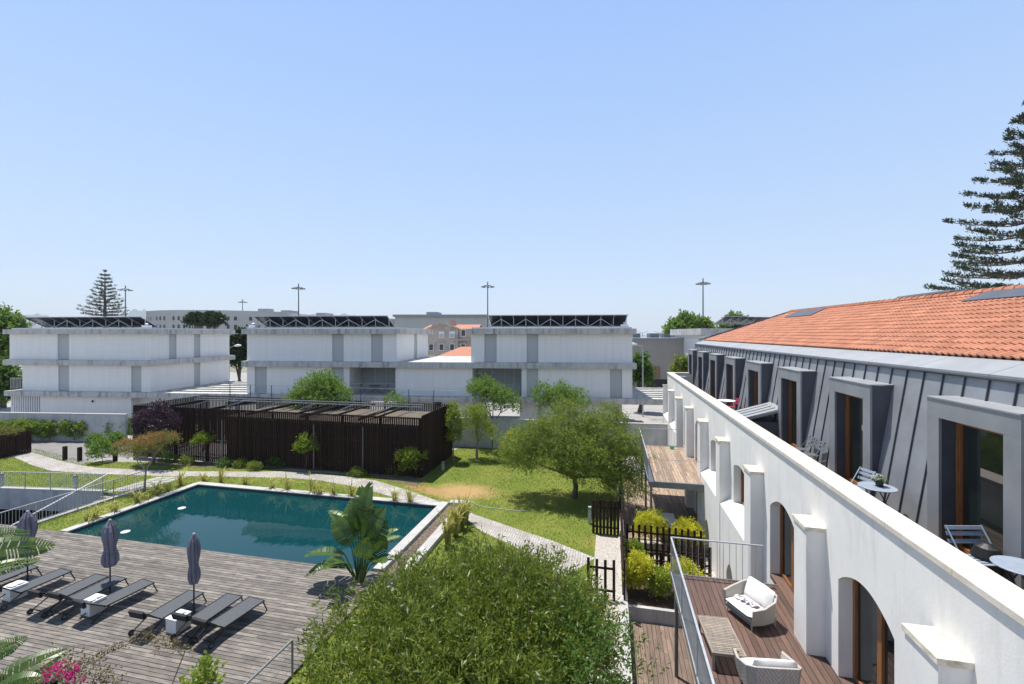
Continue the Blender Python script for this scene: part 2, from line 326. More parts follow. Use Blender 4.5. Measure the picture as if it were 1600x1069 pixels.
def crown(name,blobs,m,parent,leaf=(.1,.035),per=14,twig=.45,shell=.55,up=.35,spread=.6,lump=.25,jit=.06,off=None,flat=-.4):
    """blobs: (x,y,z,rx,ry,rz,n twigs). Twigs point outwards from each blob and carry leaves."""
    off=OFF.get(parent.name,(0,0,0)) if off is None else off; PP=[];DD=[]
    for (x,y,z,rx,ry,rz,n) in blobs:
        d=unit(rng.normal(size=(n,3))); d=d[d[:,2]>flat]; n=len(d)
        ph=rng.random(6)*6.28
        q=1+lump*(np.sin(d[:,0]*5+ph[0])*np.cos(d[:,1]*5+ph[1])+.7*np.sin(d[:,2]*7+d[:,0]*4+ph[2])+.5*np.sin(d[:,1]*11+ph[3]))*.6
        r=(shell+(1-shell)*rng.random(n)**.6)*q
        p=d*r[:,None]*np.array([rx,ry,rz])+np.array([x,y,z])
        dd=unit(d*np.array([1/rx,1/ry,1/rz])*min(rx,ry,rz)+rng.normal(size=(n,3))*spread+np.array([0,0,up]))
        t=rng.random((n,per)); 
        lp=p[:,None,:]+dd[:,None,:]*(t*twig)[:,:,None]+rng.normal(size=(n,per,3))*jit
        ld=unit(dd[:,None,:]*.8+rng.normal(size=(n,per,3))*.6)
        PP.append(lp.reshape(-1,3)); DD.append(ld.reshape(-1,3))
    P=np.concatenate(PP);Dd=np.concatenate(DD);n=len(P)
    return leafmesh(name,P,Dd,leaf[0]*(.6+.8*rng.random(n)),leaf[1]*(.7+.6*rng.random(n)),m,parent,off)
def limbs(base,blobs,r0,m,parent,name='trunk',fork=.45,n=7,multi=1):
    mb=MB(); b=Vector(base)
    cen=Vector((0,0,0)); 
    for q in blobs: cen+=Vector(q[:3])
    cen/=len(blobs)
    f=b+(cen-b)*fork; f.x=b.x+(cen.x-b.x)*fork*.7+random.uniform(-.1,.1)*r0*8
    mid=(b+f)/2+Vector((random.uniform(-1,1),random.uniform(-1,1),0))*r0*.8
    mb.tube([b,mid,f],[r0*1.15,r0*.9,r0*.75],n)
    for q in blobs:
        e=Vector(q[:3])+Vector((0,0,q[5]*.3)); m1=f+(e-f)*.5+Vector((random.uniform(-1,1),random.uniform(-1,1),random.uniform(-.3,.5)))*q[3]*.2
        mb.tube([f,m1,e],[r0*.55,r0*.35,r0*.12],max(5,n-2))
        for k in range(2):
            e2=Vector(q[:3])+Vector((random.uniform(-1,1)*q[3],random.uniform(-1,1)*q[4],random.uniform(0,.8)*q[5]))*.8
            mb.tube([m1,(m1+e2)/2+Vector((0,0,.05)),e2],[r0*.28,r0*.18,r0*.06],4)
    return mb.build(name,m,parent)
def tree(name,label,base,blobs,lm,r0=.12,bark='bark',group=None,cat='tree',**k):
    t=thing(name,label,cat,base,group=group)
    bl=[(base[0]+q[0],base[1]+q[1],base[2]+q[2])+tuple(q[3:]) for q in blobs]
    limbs(base,bl,r0,M[bark],t); crown('crown',bl,M[lm],t,**k); return t
def bush(name,label,base,blobs,lm,group=None,cat='shrub',stem=.02,**k):
    t=thing(name,label,cat,base,group=group)
    bl=[(base[0]+q[0],base[1]+q[1],base[2]+q[2])+tuple(q[3:]) for q in blobs]
    limbs(base,bl,stem,M['bark'],t,'stem',.3,5); crown('foliage',bl,M[lm],t,**k); return t
def tuft(name,label,base,n,h,m,group=None,cat='plant',wid=.035,spread=.45,seed=1):
    rs=random.Random(seed); mb=MB()
    for i in range(n):
        a=rs.uniform(0,6.283); hh=h*rs.uniform(.55,1.1); s=rs.uniform(.1,1.1)*spread*hh
        b=Vector((base[0]+rs.uniform(-.08,.08),base[1]+rs.uniform(-.08,.08),base[2])); dr=Vector((math.cos(a),math.sin(a),0)); sd=Vector((-dr.y,dr.x,0))*wid/2
        p1=b+dr*s*.35+Vector((0,0,hh*.6)); p2=b+dr*s+Vector((0,0,hh*rs.uniform(.5,1)))
        mb.add([b-sd,b+sd,p1+sd,p1-sd,p2],[(0,1,2,3),(3,2,4)])
    o=mb.build(name,m,off=base); return tag(o,label,cat,group)
# ---------------- ground ----------------
POOL=[(-25.3,16.2),(-9.0,16.2),(-9.0,23.0),(-25.3,23.0)]
pitA=G(0,764)[:2]; pitB=G(160,769)[:2]
PIT=[(-50,9),(-28.35,9),(-28.35,20.9),(pitB[0],pitB[1]),(pitA[0],pitA[1]),(-50,19.2)]
YARD=[(.5,3.5),(4.62,3.5),(4.62,33.5),(.5,33.5)]
sheet('ground',[(-9000,-300),(9000,-300),(9000,9000),(-9000,9000)],-.012,M['paving'],[PIT,POOL,YARD])
sheet('far_land',[(-9000,95),(9000,95),(9000,2500),(-9000,2500)],.0,M['farland'])
sheet('sea',[(-9000,2500),(9000,2500),(9000,9000),(-9000,9000)],.02,M['sea'])
lawn_out=[(-60,9.0),(-28.35,9.0),(-28.35,16),(-25.6,16.2),(-9,16.2),(-8,12),(-8,4),(.2,4),(.5,22),(.5,33.5),(-4,36.2),(-12.2,34.6),(-12.2,30)]
lawn_out=[(-28.35,9.0),(-24,9.0),(-8.7,9),(-8.7,3),(.5,3),(.5,33.5),W(9.5,35.6)[:2],W(-4.3,37.9)[:2],(-13,33.5),(-13,27.5),G(250,722)[:2],G(140,722)[:2],G(100,712)[:2],G(40,700)[:2],(-46,27.5),(-52,24),(-50,19.2),pitA,pitB,(-28.35,20.9)]
sheet('lawn',lawn_out,-.006,M['lawn'],[[(-25.3,16.2),(-9.0,16.2),(-9.0,23.0),(-25.3,23.0)]])
sheet('parking_area',[G(-120,722)[:2],G(25,714)[:2],G(54,707)[:2],G(125,727)[:2],G(160,716)[:2],G(240,712)[:2],G(255,700)[:2],W(-34,39.5)[:2],W(-50,40.6)[:2]],0,M['asphalt'])
up=[(20,690),(22,703),(54,708),(90,719),(125,727),(150,731),(225,734),(300,736.5),(400,737),(450,736.5),(525,742.5),(587,751),(637,766),(687,784),(750,807),(800,824),(863,845),(930,872)]
lo=[(880,905),(800,852),(771,839),(750,829),(722,806),(690,793),(650,789),(625,780),(600,773),(575,766),(550,760),(500,751),(450,747),(400,746),(350,745),(245,744),(165,741),(120,738.5),(80,736),(50,727),(25,716),(0,707),(-30,700)]
sheet('cobbled_path',[G(*p)[:2] for p in up+lo],.004,M['cobble'])
sheet('planting_bed',[G(*p)[:2] for p in [(246,727),(300,731),(400,733),(450,733),(525,738),(587,746),(620,755),(650,760),(662,752),(658,746)]]+[(-12.6,27.6),(-34,27.6),G(246,722)[:2]],-.002,M['soil'])
# slab walk
pa=MB(); A,B_,Cc,D_=[Vector(G(*p,.0)) for p in [(163,769),(246,745.5),(296,745),(214,768)]]
for i in range(7):
    for j in range(3):
        def q(s,t): return A.lerp(B_,s).lerp(D_.lerp(Cc,s),t)
        s0,s1=(i+.05)/7,(i+.95)/7; t0,t1=(j+.06)/3,(j+.94)/3
        ps=[q(s0,t0),q(s0,t1),q(s1,t1),q(s1,t0)]
        pa.add([(p.x,p.y,-.03) for p in ps]+[(p.x,p.y,.02) for p in ps],[(7,6,5,4) if (ps[1]-ps[0]).cross(ps[2]-ps[0]).z<0 else (4,5,6,7),(0,1,5,4),(1,2,6,5),(2,3,7,6),(3,0,4,7)])
tag(pa.build('paving_slabs',M['concstep']),kind='structure')
# wooden deck
dk=MB(); y=3.0
while y<16.15:
    x=-40+random.uniform(0,2)
    while x<-8.65:
        x2=min(x+random.uniform(1.6,3.4),-8.65)
        dk.box(x,x2-.008,y,y+.122,.06,.10+random.uniform(-.002,.002)); x=x2
    y+=.14
tag(dk.build('pool_deck',M['deckg']),kind='structure')
sheet('deck_underlay',[(-40,2.9),(-8.65,2.9),(-8.65,16.14),(-40,16.14)],.05,M['interior'])
# pool
pw=MB(); pw.box(-25.3,-9,16.16,23.05,-.9,-.02)
tag(pw.build('pool_water',M['water']),kind='structure')
t=thing('pool_basin','long dark tiled pool basin with raised pale concrete coping beside the timber deck','pool',(-17,19.6,0))
cp=MB(); cp.box(-25.75,-25.3,16.16,23.5,-.3,.15); cp.box(-25.298,-9.3,23.05,23.5,-.3,.15); cp.box(-9.298,-8.85,16.17,23.5,-.3,.22)
cp.box(-8.2,-7.75,14.5,23.9,-.3,.22); cp.box(-8.848,-8.202,23.45,23.9,-.3,.22)
cp.build('coping',M['coping'],t,bevel=.012)
wl=MB(); wl.box(-25.299,-25.26,16.2,23.04,-.8,.10); wl.box(-25.25,-9.35,23.0,23.049,-.8,.12); wl.box(-9.34,-9.299,16.2,22.99,-.8,.17); wl.build('inner_wall',M['poolwall'],t)
gv=MB(); gv.box(-8.848,-8.202,14.5,23.448,-.3,.06); gv.build('gravel_channel',M['pebble'],t)
for i,(u,v,lb) in enumerate([(284,794,'round white skimmer disc in the pool nearer the far coping'),(196,831,'round white skimmer disc in the pool nearer the deck')]):
    g=G(u,v,-.01); o=MB().lathe((g[0],g[1],-.03),[(.19,0),(.19,.03),(.16,.04)],20).build('skimmer_disc',M['whitemetal'],off=g); tag(o,lb,'pool light','white discs in the pool')
# retaining pit with stairs
st=thing('garage_ramp_wall','weathered concrete retaining wall above a dark opening below the left lawn','wall',(pitB[0],pitB[1],0))
mb=MB(); a=Vector((pitA[0],pitA[1],0));b=Vector((pitB[0],pitB[1],0)); dv=(b-a).normalized(); a=a-dv*12
nn=Vector((-dv.y,dv.x,0))*.3
mb.add([a,b,b+nn,a+nn]+[p+Vector((0,0,-1.25)) for p in (a,b,b+nn,a+nn)],[(0,1,2,3),(7,6,5,4),(0,4,5,1),(1,5,6,2),(2,6,7,3),(3,7,4,0)])
for p in range(4): pass
mb.build('wall_face',M['wallconc'],st)
cpm=MB(); cpm.add([a-nn*.15+Vector((0,0,.002)),b-nn*.15+Vector((0,0,.002)),b+nn+Vector((0,0,.002)),a+nn+Vector((0,0,.002)),a-nn*.15+Vector((0,0,.07)),b-nn*.15+Vector((0,0,.07)),b+nn+Vector((0,0,.07)),a+nn+Vector((0,0,.07))],[(3,2,1,0),(4,5,6,7),(0,1,5,4),(1,2,6,5),(2,3,7,6),(3,0,4,7)])
cpm.build('coping',M['coping'],st)
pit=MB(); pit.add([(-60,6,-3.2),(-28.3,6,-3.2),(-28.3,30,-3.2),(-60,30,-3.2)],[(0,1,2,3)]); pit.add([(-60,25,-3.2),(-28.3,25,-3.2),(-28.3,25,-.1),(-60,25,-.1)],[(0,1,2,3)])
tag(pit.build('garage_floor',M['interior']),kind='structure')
cb=thing('ramp_kerb_wall','concrete kerb wall with stairs running along the lawn edge by the pool','stairs',(-28.3,18,0))
k=MB(); k.box(-28.35,-28.1,9,22.2,-3.2,.08); k.build('kerb_wall',M['concstep'],cb)
k=MB()
for i in range(9): k.box(-29.9,-28.36,21.6-.42*(i+1),21.6-.42*i,-.2-.17*(i+1)-.12,-.17*i-.02)
k.build('step',M['concstep'],cb)
def railing(name,label,p,q,h=1.0,step=.13,rail=.035,m='galv',group=None,posts=1.6,bar=.013,drop=0.0,infill=True):
    p=Vector(p);q=Vector(q); t=thing(name,label,'railing',tuple(p),group=group); L_=(q-p).length; n=max(1,int(L_/posts))
    up=Vector((0,0,h)); MB().bar(p+up,q+up,rail*1.4,rail).build('top_rail',M[m],t)
    if infill:
        mb=MB(); k=int(L_/step); mb.bar(p+Vector((0,0,.08)),q+Vector((0,0,.08)),.02)
        for i in range(k+1): s=p.lerp(q,i/k); mb.bar(s+Vector((0,0,.08-drop)),s+up,bar)
        mb.build('balusters',M[m],t)
    else:
        mb=MB()
        for zz in (.3,.55,.8): mb.bar(p+Vector((0,0,zz)),q+Vector((0,0,zz)),.008)
        mb.build('cables',M[m],t)
    mp=MB()
    for i in range(n+1): s=p.lerp(q,i/n); mp.bar(s-Vector((0,0,drop)),s+up,rail)
    mp.build('posts',M[m],t); return t
railing('balustrade','thin metal balustrade along the lawn edge above the concrete retaining wall',tuple(a+Vector((0,0,.07))),tuple(b+Vector((0,0,.07))))
railing('balustrade','thin metal balustrade on the kerb between sloping lawn and stairs',(-28.22,9.5,.08),(-28.22,22.1,.08))
t=thing('handrail','steep pale handrail following the stairs down beside the retaining wall','handrail',(-29.9,21,0))
MB().bar((-30.0,21.2,1.0),(-29.6,13.2,-1.2+.1),.05).build('top_rail',M['whitemetal'],t)
mb=MB()
for i in range(40):
    f_=i/39; y=21.2-8*f_; mb.bar((-30+.4*f_,y,1.0-2.1*f_),(-30+.4*f_,y,-.05-2.1*f_),.013)
mb.build('balusters',M['galv'],t)
# bollard lights and posts
for (u,v,h,lb,m_,r) in [(118,763.5,.82,'grey cylindrical bollard light on the lawn behind the balustrade','steel_grey',.10),(2,761,.85,'grey cylindrical bollard light at the left edge of the lawn','steel_grey',.11)]:
    g=G(u,v); o=thing('bollard_light',lb,'bollard',g,group='round bollards on the lawn'); MB().lathe(g,[(r,0),(r,h),(r*.9,h+.02)],14).build('body',M['galv'],o); MB().lathe((g[0],g[1],h-.1),[(r*1.05,0),(r*1.05,.06)],14).build('light_band',M['steel_grey'],o)
for (u,v,lb) in [(101.5,718,'leftmost dark timber bollard between lawn and parking'),(124.5,719.5,'middle dark timber bollard between lawn and parking'),(180,720,'dark timber bollard beside the coral flowering tree')]:
    g=G(u,v); o=MB().box(g[0]-.11,g[0]+.11,g[1]-.11,g[1]+.11,0,1.0).build('timber_bollard',M['slat'],off=g,bevel=.012); tag(o,lb,'bollard','dark timber bollards by the parking area')
for (u,v,h,lb) in [(692,735,.62,'white square post light at the foot of the slatted pavilion'),(921.5,818,.85,'grey square post light on the lawn under the olive tree')]:
    g=G(u,v); o=thing('post_light',lb,'garden light',g); MB().box(g[0]-.08,g[0]+.08,g[1]-.08,g[1]+.08,0,h).build('post',M['galv'],o,bevel=.008); MB().box(g[0]-.085,g[0]+.085,g[1]-.085,g[1]+.085,h-.12,h-.06).build('light_slot',M['steel_grey'],o)
# hose on the lawn
pts=[G(*p,.02) for p in [(735,783),(745,789),(760,793),(775,794.5),(790,796),(806,798),(825,798.5)]]; tag(MB().tube(pts,.022,5).build('garden_hose',M['coping'],off=pts[0]),'pale garden hose lying across the worn lawn','hose')
# ---------------- garden walls ----------------
def gwall(label,p,q,h,th=.25):
    p=Vector(p);q=Vector(q); d=(q-p).normalized(); n=Vector((-d.y,d.x,0))*th
    t=thing('garden_wall',label,'wall',(p.x,p.y,0)); 
    def slab(a0,a1,z0,z1,e):
        A=[a0-n*e,a1-n*e,a1+n*(1+e),a0+n*(1+e)]; m_=MB(); m_.add([(v.x,v.y,z0) for v in A]+[(v.x,v.y,z1) for v in A],[(3,2,1,0),(4,5,6,7),(0,1,5,4),(1,2,6,5),(2,3,7,6),(3,0,4,7)]); return m_
    slab(p,q,-.3,h,0).build('wall',M['wallconc'],t); slab(p,q,h+.002,h+.07,.12).build('coping',M['coping'],t); return t
gwall('weathered concrete garden wall behind the left hedge and parking',W(-75,42.6),W(-34.2,39.6),2.4)
gwall('weathered concrete garden wall behind the trees and the right lawn',W(-7,38.4),W(13.2,35.0),2.4)
# ---------------- slatted pavilion ----------------
PX0,PX1,PY0,PY1,PZ=-36.4,-12.3,27.6,33.4,4.0
pv=thing('slatted_pavilion','long low dark timber slat pavilion beside the cobbled path','pavilion',(-24,30,0))
mb=MB(); x=PX0
while x<PX1: mb.box(x,x+.095,PY0,PY0+.05,.05,PZ); x+=.16
mb.build('front_slats',M['slat'],pv)
mb=MB(); y=PY0+.06
while y<PY1: mb.box(PX1-.05,PX1,y,y+.10,.05,PZ+.12); y+=.125
mb.build('side_slats',M['slat'],pv)
mb=MB(); y=PY0
while y<PY1: mb.box(PX0-.05,PX0,y,y+.075,.05,PZ); y+=.155
x=PX0
while x<PX1: mb.box(x,x+.075,PY1,PY1+.05,.05,PZ+.02); x+=.155
mb.build('rear_slats',M['slat'],pv)
mb=MB()
for z in (.3,2.2,3.25,PZ-.12): mb.box(PX0,PX1-.06,PY0+.052,PY0+.10,z,z+.07)
for x in np.linspace(PX0+1,PX1-.3,9): mb.box(x,x+.12,PY0+.102,PY0+.22,0,PZ-.1)
for x in np.linspace(PX0+1,PX1-.3,6): mb.box(x,x+.1,PY0+.23,PY1-.1,PZ-.45,PZ-.25)
mb.build('frame',M['dark'],pv)
MB().box(PX0+8.2,PX1-.35,PY0+.45,PY1-.3,.05,3.29).build('dark_infill',M['slat'],pv)  # added solid block that keeps the space behind the slats dark
MB().box(PX0+8.1,PX1-.30,PY0+.40,PY1-.25,3.30,3.40).build('inner_roof',M['pavroof'],pv)
mb=MB(); x=PX0+11
while x<PX1-.3: mb.box(x,x+.10,PY0+.25,PY1-.1,PZ-.22,PZ-.1); x+=3.2
mb.build('roof_battens',M['slat'],pv)
mb=MB()
for yy,zz in ((PY0+2.6,PZ+.2),(PY0+2.75,PZ+.35)): mb.tube([(PX0+3,yy,zz),(PX1-1.2,yy+.2,zz)],.05,6)
for x in np.arange(PX0+4,PX1-1,3.2): mb.bar((x,PY0+1.4,PZ-.1),(x+.6,PY0+2.6,PZ+.2),.05); mb.bar((x,PY0+2.6,PZ-.6),(x,PY0+2.6,PZ+.3),.05)
mb.build('awning_rail',M['steel_grey'],pv)
mb=MB()
for x in (PX0+8.3,PX0+16,PX0+19.8,): mb.tube([(x,PY0-.04,.1),(x,PY0-.04,PZ-.8)],.04,6)
mb.build('downpipe',M['steel_grey'],pv)
t=thing('wire_fence','thin wire fence with slim posts behind the slatted pavilion','fence',(-34,PY1+.6,0)); mb=MB(); 
for x in np.arange(-34,-12,2.2): mb.bar((x,PY1+.8,0),(x,PY1+.8,5.0),.05)
mb.build('posts',M['steel_grey'],t); mb=MB()
for z in (4.98,4.3,3.6): mb.tube([(-34,PY1+.8,z),(-12.2,PY1+.8,z)],.015,4)
mb.build('wires',M['steel_grey'],t)
# dark planter fence at the left edge
g2=G(-14,719); t=thing('slatted_planter','dark slatted timber planter box at the left edge of the garden','planter',(g2[0],g2[1],0))
mb=MB()
for i in range(26): x=g2[0]-.18-i*.17; mb.box(x,x+.13,g2[1],g2[1]+.06,0,1.75)
for i in range(14): y=g2[1]+.08+i*.17; mb.box(g2[0]-.06,g2[0],y,y+.13,0,1.75)
mb.build('slats',M['slat'],t); MB().box(g2[0]-4.4,g2[0]-.08,g2[1]+.08,g2[1]+2.4,.3,1.5).build('soil',M['mulch'],t)
bush('clipped_shrub','yellow and orange topped hedge growing in the dark slatted planter',(g2[0]-2,g2[1]+1.2,1.5),[(-.9,0,.25,1.1,1.0,.35,420),(.9,0,.22,1.1,1.0,.35,420)],'l_orange',cat='hedge',leaf=(.09,.05),per=14,twig=.2)
# ---------------- white estate buildings across the garden ----------------
BA=R(5.14); ca,sb=math.cos(BA),math.sin(BA)
def sx(u,y=0):
    k=(u-800)/F; return (k*(41+y*ca)-3.5-y*sb)/(ca+k*sb)
def sy(u,s):
    k=(u-800)/F; return (k*(41-s*sb)-3.5-s*ca)/(sb-k*ca)
B0=W(3.5,41); BRZ=TH-BA
Z1=(3.2,3.72); Z2=(6.38,6.92); Z3=(9.55,10.05)
def seg(mb,a,b,cuts,y0,y1,z0,z1,axis='x'):
    p=a
    for (c0,c1) in sorted(cuts)+[(b,b)]:
        if c0>p: (mb.box(p,c0,y0,y1,z0,z1) if axis=='x' else mb.box(y0,y1,p,c0,z0,z1))
        p=c1
def storey(t,x0,x1,y0,y1,z0,z1,cuts=(),scuts=(),side=None,sh='shutter'):
    """cuts in pixel columns on the front, scuts pixel columns on the right-hand side"""
    w_=MB(); cu=[(sx(a,y0),sx(b,y0)) for a,b in cuts]
    seg(w_,x0,x1,cu,y0,y0+.25,z0,z1); 
    sc=[tuple(sorted((sy(a,x1),sy(b,x1)))) for a,b in scuts]
    seg(w_,y0+.252,y1,sc,x1-.25,x1,z0,z1,'y'); w_.box(x0,x0+.25,y0+.252,y1,z0,z1); w_.box(x0+.252,x1-.252,y1-.25,y1,z0,z1)
    w_.build('wall',M['panel'],t)
    for a,b in cu: MB().box(a+.003,b-.003,y0+.10,y0+.16,z0+.02,z1-.02).build('shutter',M['shutter'],t)
    for a,b in sc: MB().box(x1-.16,x1-.10,a+.003,b-.003,z0+.02,z1-.02).build('shutter',M['shutter'],t)
def slab(t,x0,x1,y0,y1,z,parts=1):
    mb=MB(); x=x0
    n=max(1,int((x1-x0)/5.5)); xs=np.linspace(x0,x1,n+1)
    for i in range(n): mb.box(xs[i],xs[i+1]-.012,y0,y1,z[0],z[1],r=random.random())
    mb.build('floor_slab',M['fascia'],t)
def roofcap(t,x0,x1,y0,y1,z):
    MB().box(x0+.35,x1-.35,y0+.5,y1-.35,z,z+.14).build('roof_upstand',M['galv'],t)
def lantern(*a): pass
b1=thing('white_apartment_block','white three-storey block with concrete slab bands, farthest left','building',B0,BRZ,'white estate blocks',world=False)
xa,xb=sx(4),sx(235); wL=sx(15,.5); wR=xb-.5
storey(b1,wL,wR,.5,11.6,Z2[1],Z3[0],[(90,108)],[(264,276),(303,313)])
storey(b1,sx(35,.5),wR,.5,11.6,Z1[1],Z2[0],[(91,108),(205,221)],[(303,313)])
mb=MB(); mb.box(sx(64,.6),sx(205,.6),.6,11,0,Z1[0]); mb.build('wall',M['panel'],b1)
mb=MB(); x=sx(17,.6)
while x<sx(65,.6): mb.box(x,x+.1,.6,.75,0,Z1[0]); x+=.26
mb.build('screen',M['whitemetal'],b1); MB().box(sx(17,.6),sx(64,.6)-.01,1.4,11,0,Z1[0]-.01).build('recess_wall',M['panel'],b1)
mb=MB(); mb.box(sx(205,1.5)+.1,xb+2,1.5,1.7,0,Z1[0]-.01); mb.build('recess_wall',M['panel'],b1)
slab(b1,xa,xb,0,12,Z3); slab(b1,xa,xb,0,12,Z2); slab(b1,sx(6),xb,0,12,Z1); roofcap(b1,xa,xb,0,12,Z3[1])
mb=MB(); 
for i in range(8): mb.box(sx(18+i*2.2,2),sx(18+i*2.2,2)+.03,1.9,1.93,Z1[1],Z1[1]+1.1)
mb.box(sx(18,2),sx(36,2),1.88,1.94,Z1[1]+1.1,Z1[1]+1.14); mb.build('terrace_railing',M['galv'],b1)
for u,z in ((145,2.6),(90,3.1)): MB().lathe((sx(u,.55),.5,z),[(.05,0),(.08,.1),(.03,.22)],8).build('wall_lamp',M['dark'],b1)
b2=thing('white_apartment_block','white three-storey block in the middle with a recessed balcony and table','building',B0,BRZ,'white estate blocks',world=False)
x2a,x2b=sx(377),sx(625); x2m=sx(676); 
storey(b2,sx(386,.5),x2b-.5,.5,11.3,Z2[1],Z3[0],[(519,537),(580,598)],[(647,652)])
storey(b2,sx(386,.5),sx(546,.5),.5,11.3,Z1[1],Z2[0],[(398,417),(519,537)])
storey(b2,sx(618,.5),sx(676,.5),.5,11.3,Z1[1],Z2[0])
mb=MB(); mb.box(sx(546,.5)+.01,sx(618,.5)-.01,3.2,3.4,Z1[1],Z2[0]); mb.build('recess_wall',M['shutter'],b2)
storey(b2,sx(400,.8),sx(520,.8),.8,10,0,Z1[0]); storey(b2,sx(620,.8),sx(676,.8),.8,10,0,Z1[0])
slab(b2,x2a,x2b,0,11.7,Z3); slab(b2,x2a,x2m,0,11.7,Z2); slab(b2,x2a,x2m,0,11.7,Z1); roofcap(b2,x2a,x2b,0,11.7,Z3[1])
b3=thing('white_apartment_block','white three-storey block on the right with a recessed balcony, beside the grey hall','building',B0,BRZ,'white estate blocks',world=False)
x3a,x3b=sx(730),sx(995)
storey(b3,sx(736,.5),sx(988,.5),.5,11.3,Z2[1],Z3[0],[(757,776),(823,841)])
storey(b3,sx(676,.5)+.01,sx(738,.5),.5,11.3,Z1[1],Z2[0])
storey(b3,sx(815,.5),sx(988,.5),.5,11.3,Z1[1],Z2[0],[(823,841),(953,972)])
MB().box(sx(738,.5)+.01,sx(815,.5)-.01,3.2,3.4,Z1[1],Z2[0]).build('recess_wall',M['shutter'],b3)
storey(b3,sx(690,.8),sx(740,.8),.8,10,0,Z1[0]); storey(b3,sx(812,.8),sx(952,.8),.8,10,0,Z1[0],[(840,846)])
MB().box(sx(952,2)+.02,sx(972,2),2.0,10,0,Z1[0]).build('recess_wall',M['panel'],b3)
slab(b3,x3a,x3b,0,11.7,Z3); slab(b3,x2m+.002,x3b,0,11.7,Z2); slab(b3,x2m+.002,sx(1000),0,11.7,Z1); roofcap(b3,x3a,x3b,0,11.7,Z3[1])
for bb,u0,u1 in ((b2,546,618),(b3,738,815)):
    a0,a1=sx(u0,.6),sx(u1,.6); mb=MB(); x=a0+.05
    while x<a1: mb.box(x,x+.018,.70,.72,Z1[1],Z1[1]+1.05); x+=.13
    mb.box(a0,a1,.68,.74,Z1[1]+1.05,Z1[1]+1.09); mb.build('balcony_railing',M['galv'],bb)
    mb=MB()
    for f_ in (.33,.6,.8): mb.box(a0+(a1-a0)*f_,a0+(a1-a0)*f_+.06,3.1,3.198,Z1[1],Z2[0])
    mb.build('balcony_frame',M['whitemetal'],bb)
# louvred link roofs
def link(label,xl,xr,y0,y1,z=Z1,n=6):
    t=thing('louvred_link_roof',label,'canopy',B0,BRZ,'louvred link roofs',world=False)
    mb=MB(); mb.box(xl,xr,y0,y0+.3,z[0],z[1]); mb.box(xl,xr,y1-.3,y1,z[0],z[1]); mb.build('edge_beam',M['fascia'],t)
    mb=MB(); s=(y1-y0-.6)/n
    for i in range(n): mb.box(xl,xr,y0+.32+s*i+.05,y0+.32+s*i+s*.5,z[1]-.25,z[1]-.02)
    mb.build('louvres',M['fascia'],t)
    mb=MB()
    for f_ in (.2,.55,.9): mb.box(xl+(xr-xl)*f_,xl+(xr-xl)*f_+.25,y0+.5,y0+.75,0,z[0])
    mb.build('column',M['fascia'],t); return t
link('concrete louvred roof linking the left and middle white blocks',xb+.02,x2a-.02,0,11)
link('concrete louvred roof running right from the white block behind the garden',sx(1000)+.02,sx(1000)+14,0,9)
# low striped ramp beyond
# solar arrays
def solar(label,xl,xr,y0=1.2,zb=10.35,zt=11.35,w_=2.1,n=9,base=None,rz=None):
    t=thing('solar_array',label,'solar panels',base or B0,BRZ if rz is None else rz,'rooftop solar arrays',world=False); xs=np.linspace(xl,xr,n+1)
    for i in range(n):
        mb=MB()
        for j in range(2):
            f0,f1=(j*.5+.01),(j*.5+.49); z0,z1=zt+(zb-zt)*f0,zt+(zb-zt)*f1
            x0_,x1_=xs[i]+.02,xs[i+1]-.02
            mb.add([(x0_,y0+w_*f0,z0),(x1_,y0+w_*f0,z0),(x1_,y0+w_*f1,z1),(x0_,y0+w_*f1,z1),(x0_,y0+w_*f0,z0-.04),(x1_,y0+w_*f0,z0-.04),(x1_,y0+w_*f1,z1-.04),(x0_,y0+w_*f1,z1-.04)],[(3,2,1,0)[::-1],(4,5,6,7)[::-1],(0,4,5,1),(1,5,6,2),(2,6,7,3),(3,7,4,0)])
        mb.build('panel',M['solar'],t)
    mb=MB()
    for x in xs: mb.bar((x,y0-.02,zt-.05),(x,y0+w_,zb-.08),.07,.06); mb.bar((x,y0+.5,zt-.3),(x,y0+.5,zb-.15),.05)
    for i in range(0,n-1,2): mb.bar((xs[i],y0+.45,zb-.1),(xs[i+1],y0+.45,zt-.35),.05); mb.bar((xs[i+1],y0+.45,zt-.35),(xs[i+2],y0+.45,zb-.1),.05)
    mb.bar((xl-.1,y0-.05,zt-.02),(xr+.1,y0-.05,zt-.02),.07); mb.bar((xl,y0+w_,zb-.06),(xr,y0+w_,zb-.06),.05)
    mb.build('rack',M['galv'],t); return t
solar('dark solar panels on a white rack on the left white block',sx(37,1.2),sx(220,1.2))
solar('dark solar panels on a white rack on the middle white block',sx(397,1.2),sx(605,1.2),n=10)
solar('dark solar panels on a white rack on the right white block',sx(763,1.2),sx(980,1.2),n=11)
# small roof boxes
for u,bt in ((232,'white roof fan box on the left block beside its solar panels'),(398,'white roof fan box at the left end of the middle block'),(975,'white roof fan box at the right end of the right block')):
    x=sx(u,1.4); loc=Vector(B0)+Matrix.Rotation(BRZ,3,'Z')@Vector((x,1.2,10.2)); t=thing('roof_vent',bt,'vent',tuple(loc),BRZ,'white roof vents',world=False)
    MB().box(-.35,.35,-.25,.25,0,.25).build('box',M['whitemetal'],t,bevel=.02); MB().lathe((0,0,.25),[(.12,0),(.12,.1),(.2,.14),(.05,.22)],10).build('cowl',M['galv'],t)
